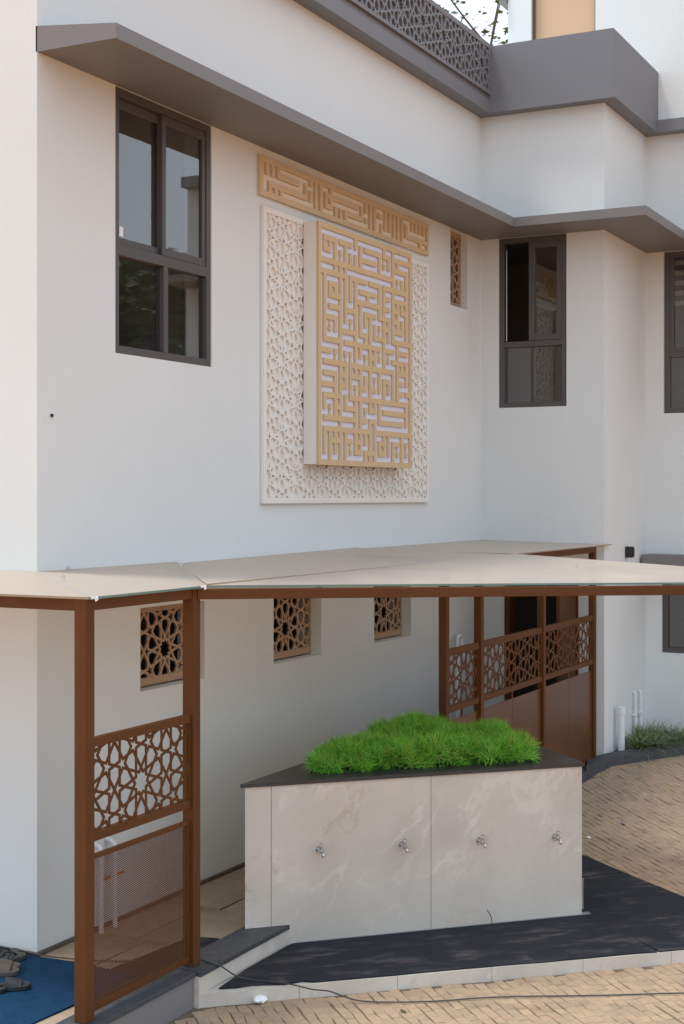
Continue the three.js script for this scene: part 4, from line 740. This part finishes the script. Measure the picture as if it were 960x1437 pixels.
// ---------------------------------------------------------------- trees
function tree(label, x, y, z, h, crownR, nLeaf, seed, size = 0.16) {
  const keep = seedv; seedv = seed;
  const t = thing('tree', label, 'tree', null), limbs = [], tips = [];
  const grow = (p, d, l, r, lev) => { const q = p.clone().addScaledVector(d, l), mid = p.clone().lerp(q, 0.5).add(V(rr(-1, 1), rr(-0.5, 0.5), rr(-1, 1)).multiplyScalar(l * 0.06)); const c = new THREE.QuadraticBezierCurve3(p, mid, q); const g = new THREE.TubeGeometry(c, 5, r, lev > 2 ? 4 : 7); const P = g.attributes.position, rad = lev > 2 ? 5 : 8; for (let i = 0; i < P.count; i++) { const k = Math.floor(i / rad) / 5, cc = c.getPoint(k), v = V().fromBufferAttribute(P, i).sub(cc).multiplyScalar(1 - 0.4 * k).add(cc); P.setXYZ(i, v.x, v.y, v.z); } limbs.push(g);
    if (lev >= 4) { tips.push(q, mid); return; } if (lev >= 2) tips.push(q);
    const n = lev === 0 ? 5 : 3 + (rnd() < 0.4 ? 1 : 0); for (let k = 0; k < n; k++) grow(q, d.clone().add(V(rr(-1, 1), rr(-0.25, 0.7), rr(-1, 1)).multiplyScalar(0.85)).normalize(), l * rr(0.6, 0.82) * (lev ? 1 : 0.62 * crownR / 2.2), r * 0.6, lev + 1); };
  grow(V(0, 0, 0), V(rr(-0.06, 0.06), 1, rr(-0.06, 0.06)).normalize(), h * 0.45, h * 0.016, 0);
  mesh('trunk', merge(limbs), M.bark, t);
  const leaf = (s) => { const g = new THREE.BufferGeometry(); g.setAttribute('position', new THREE.Float32BufferAttribute([-s * 0.5, 0, 0, 0, s * 0.08, s * 0.28, s * 0.5, 0, 0, -s * 0.5, 0, 0, s * 0.5, 0, 0, 0, s * 0.08, -s * 0.28], 3)); g.computeVertexNormals(); return g; };
  const L = [[], []]; for (let k = 0; k < nLeaf; k++) { const p = tips[Math.floor(rnd() * tips.length)], g = leaf(size * rr(0.6, 1.3)); g.rotateX(rr(-1.2, 1.2)); g.rotateY(rr(0, 6.28)); g.translate(p.x + rr(-1, 1) * h * 0.05, p.y + rr(-1, 1) * h * 0.045, p.z + rr(-1, 1) * h * 0.05); L[k & 1].push(g); }
  mesh('crown', merge(L[0]), leafMat(0.075, 0.10, 0.025), t); mesh('crown', merge(L[1]), leafMat(0.10, 0.12, 0.04), t);
  t.position.set(x, y, z); seedv = keep; return t;
}
tree('tree seen through the gap behind the parapet screen', 21.5, -0.2, -5.6, 11.7, 3.2, 3400, 4242, 0.16);
[[26, 13.5, 5.8, 11, 'broad tree across the yard, mirrored in the window panes', 4.5], [31, 18, 6.7, 22, 'taller tree across the yard beside the broad one', 4.8], [19, 15, 5.2, 33, 'tree across the yard between the broad one and the leafiest', 4.6], [36, 14, 7.0, 44, 'farthest tree across the yard', 4.8], [12, 14.5, 5.0, 55, 'leafiest tree across the yard opposite the wing', 4.6]].forEach(([x, z, h, s, l, r]) => tree(l, x, -0.2, z, h, r, 9000, s, 0.5));

renderer.render(scene, camera);
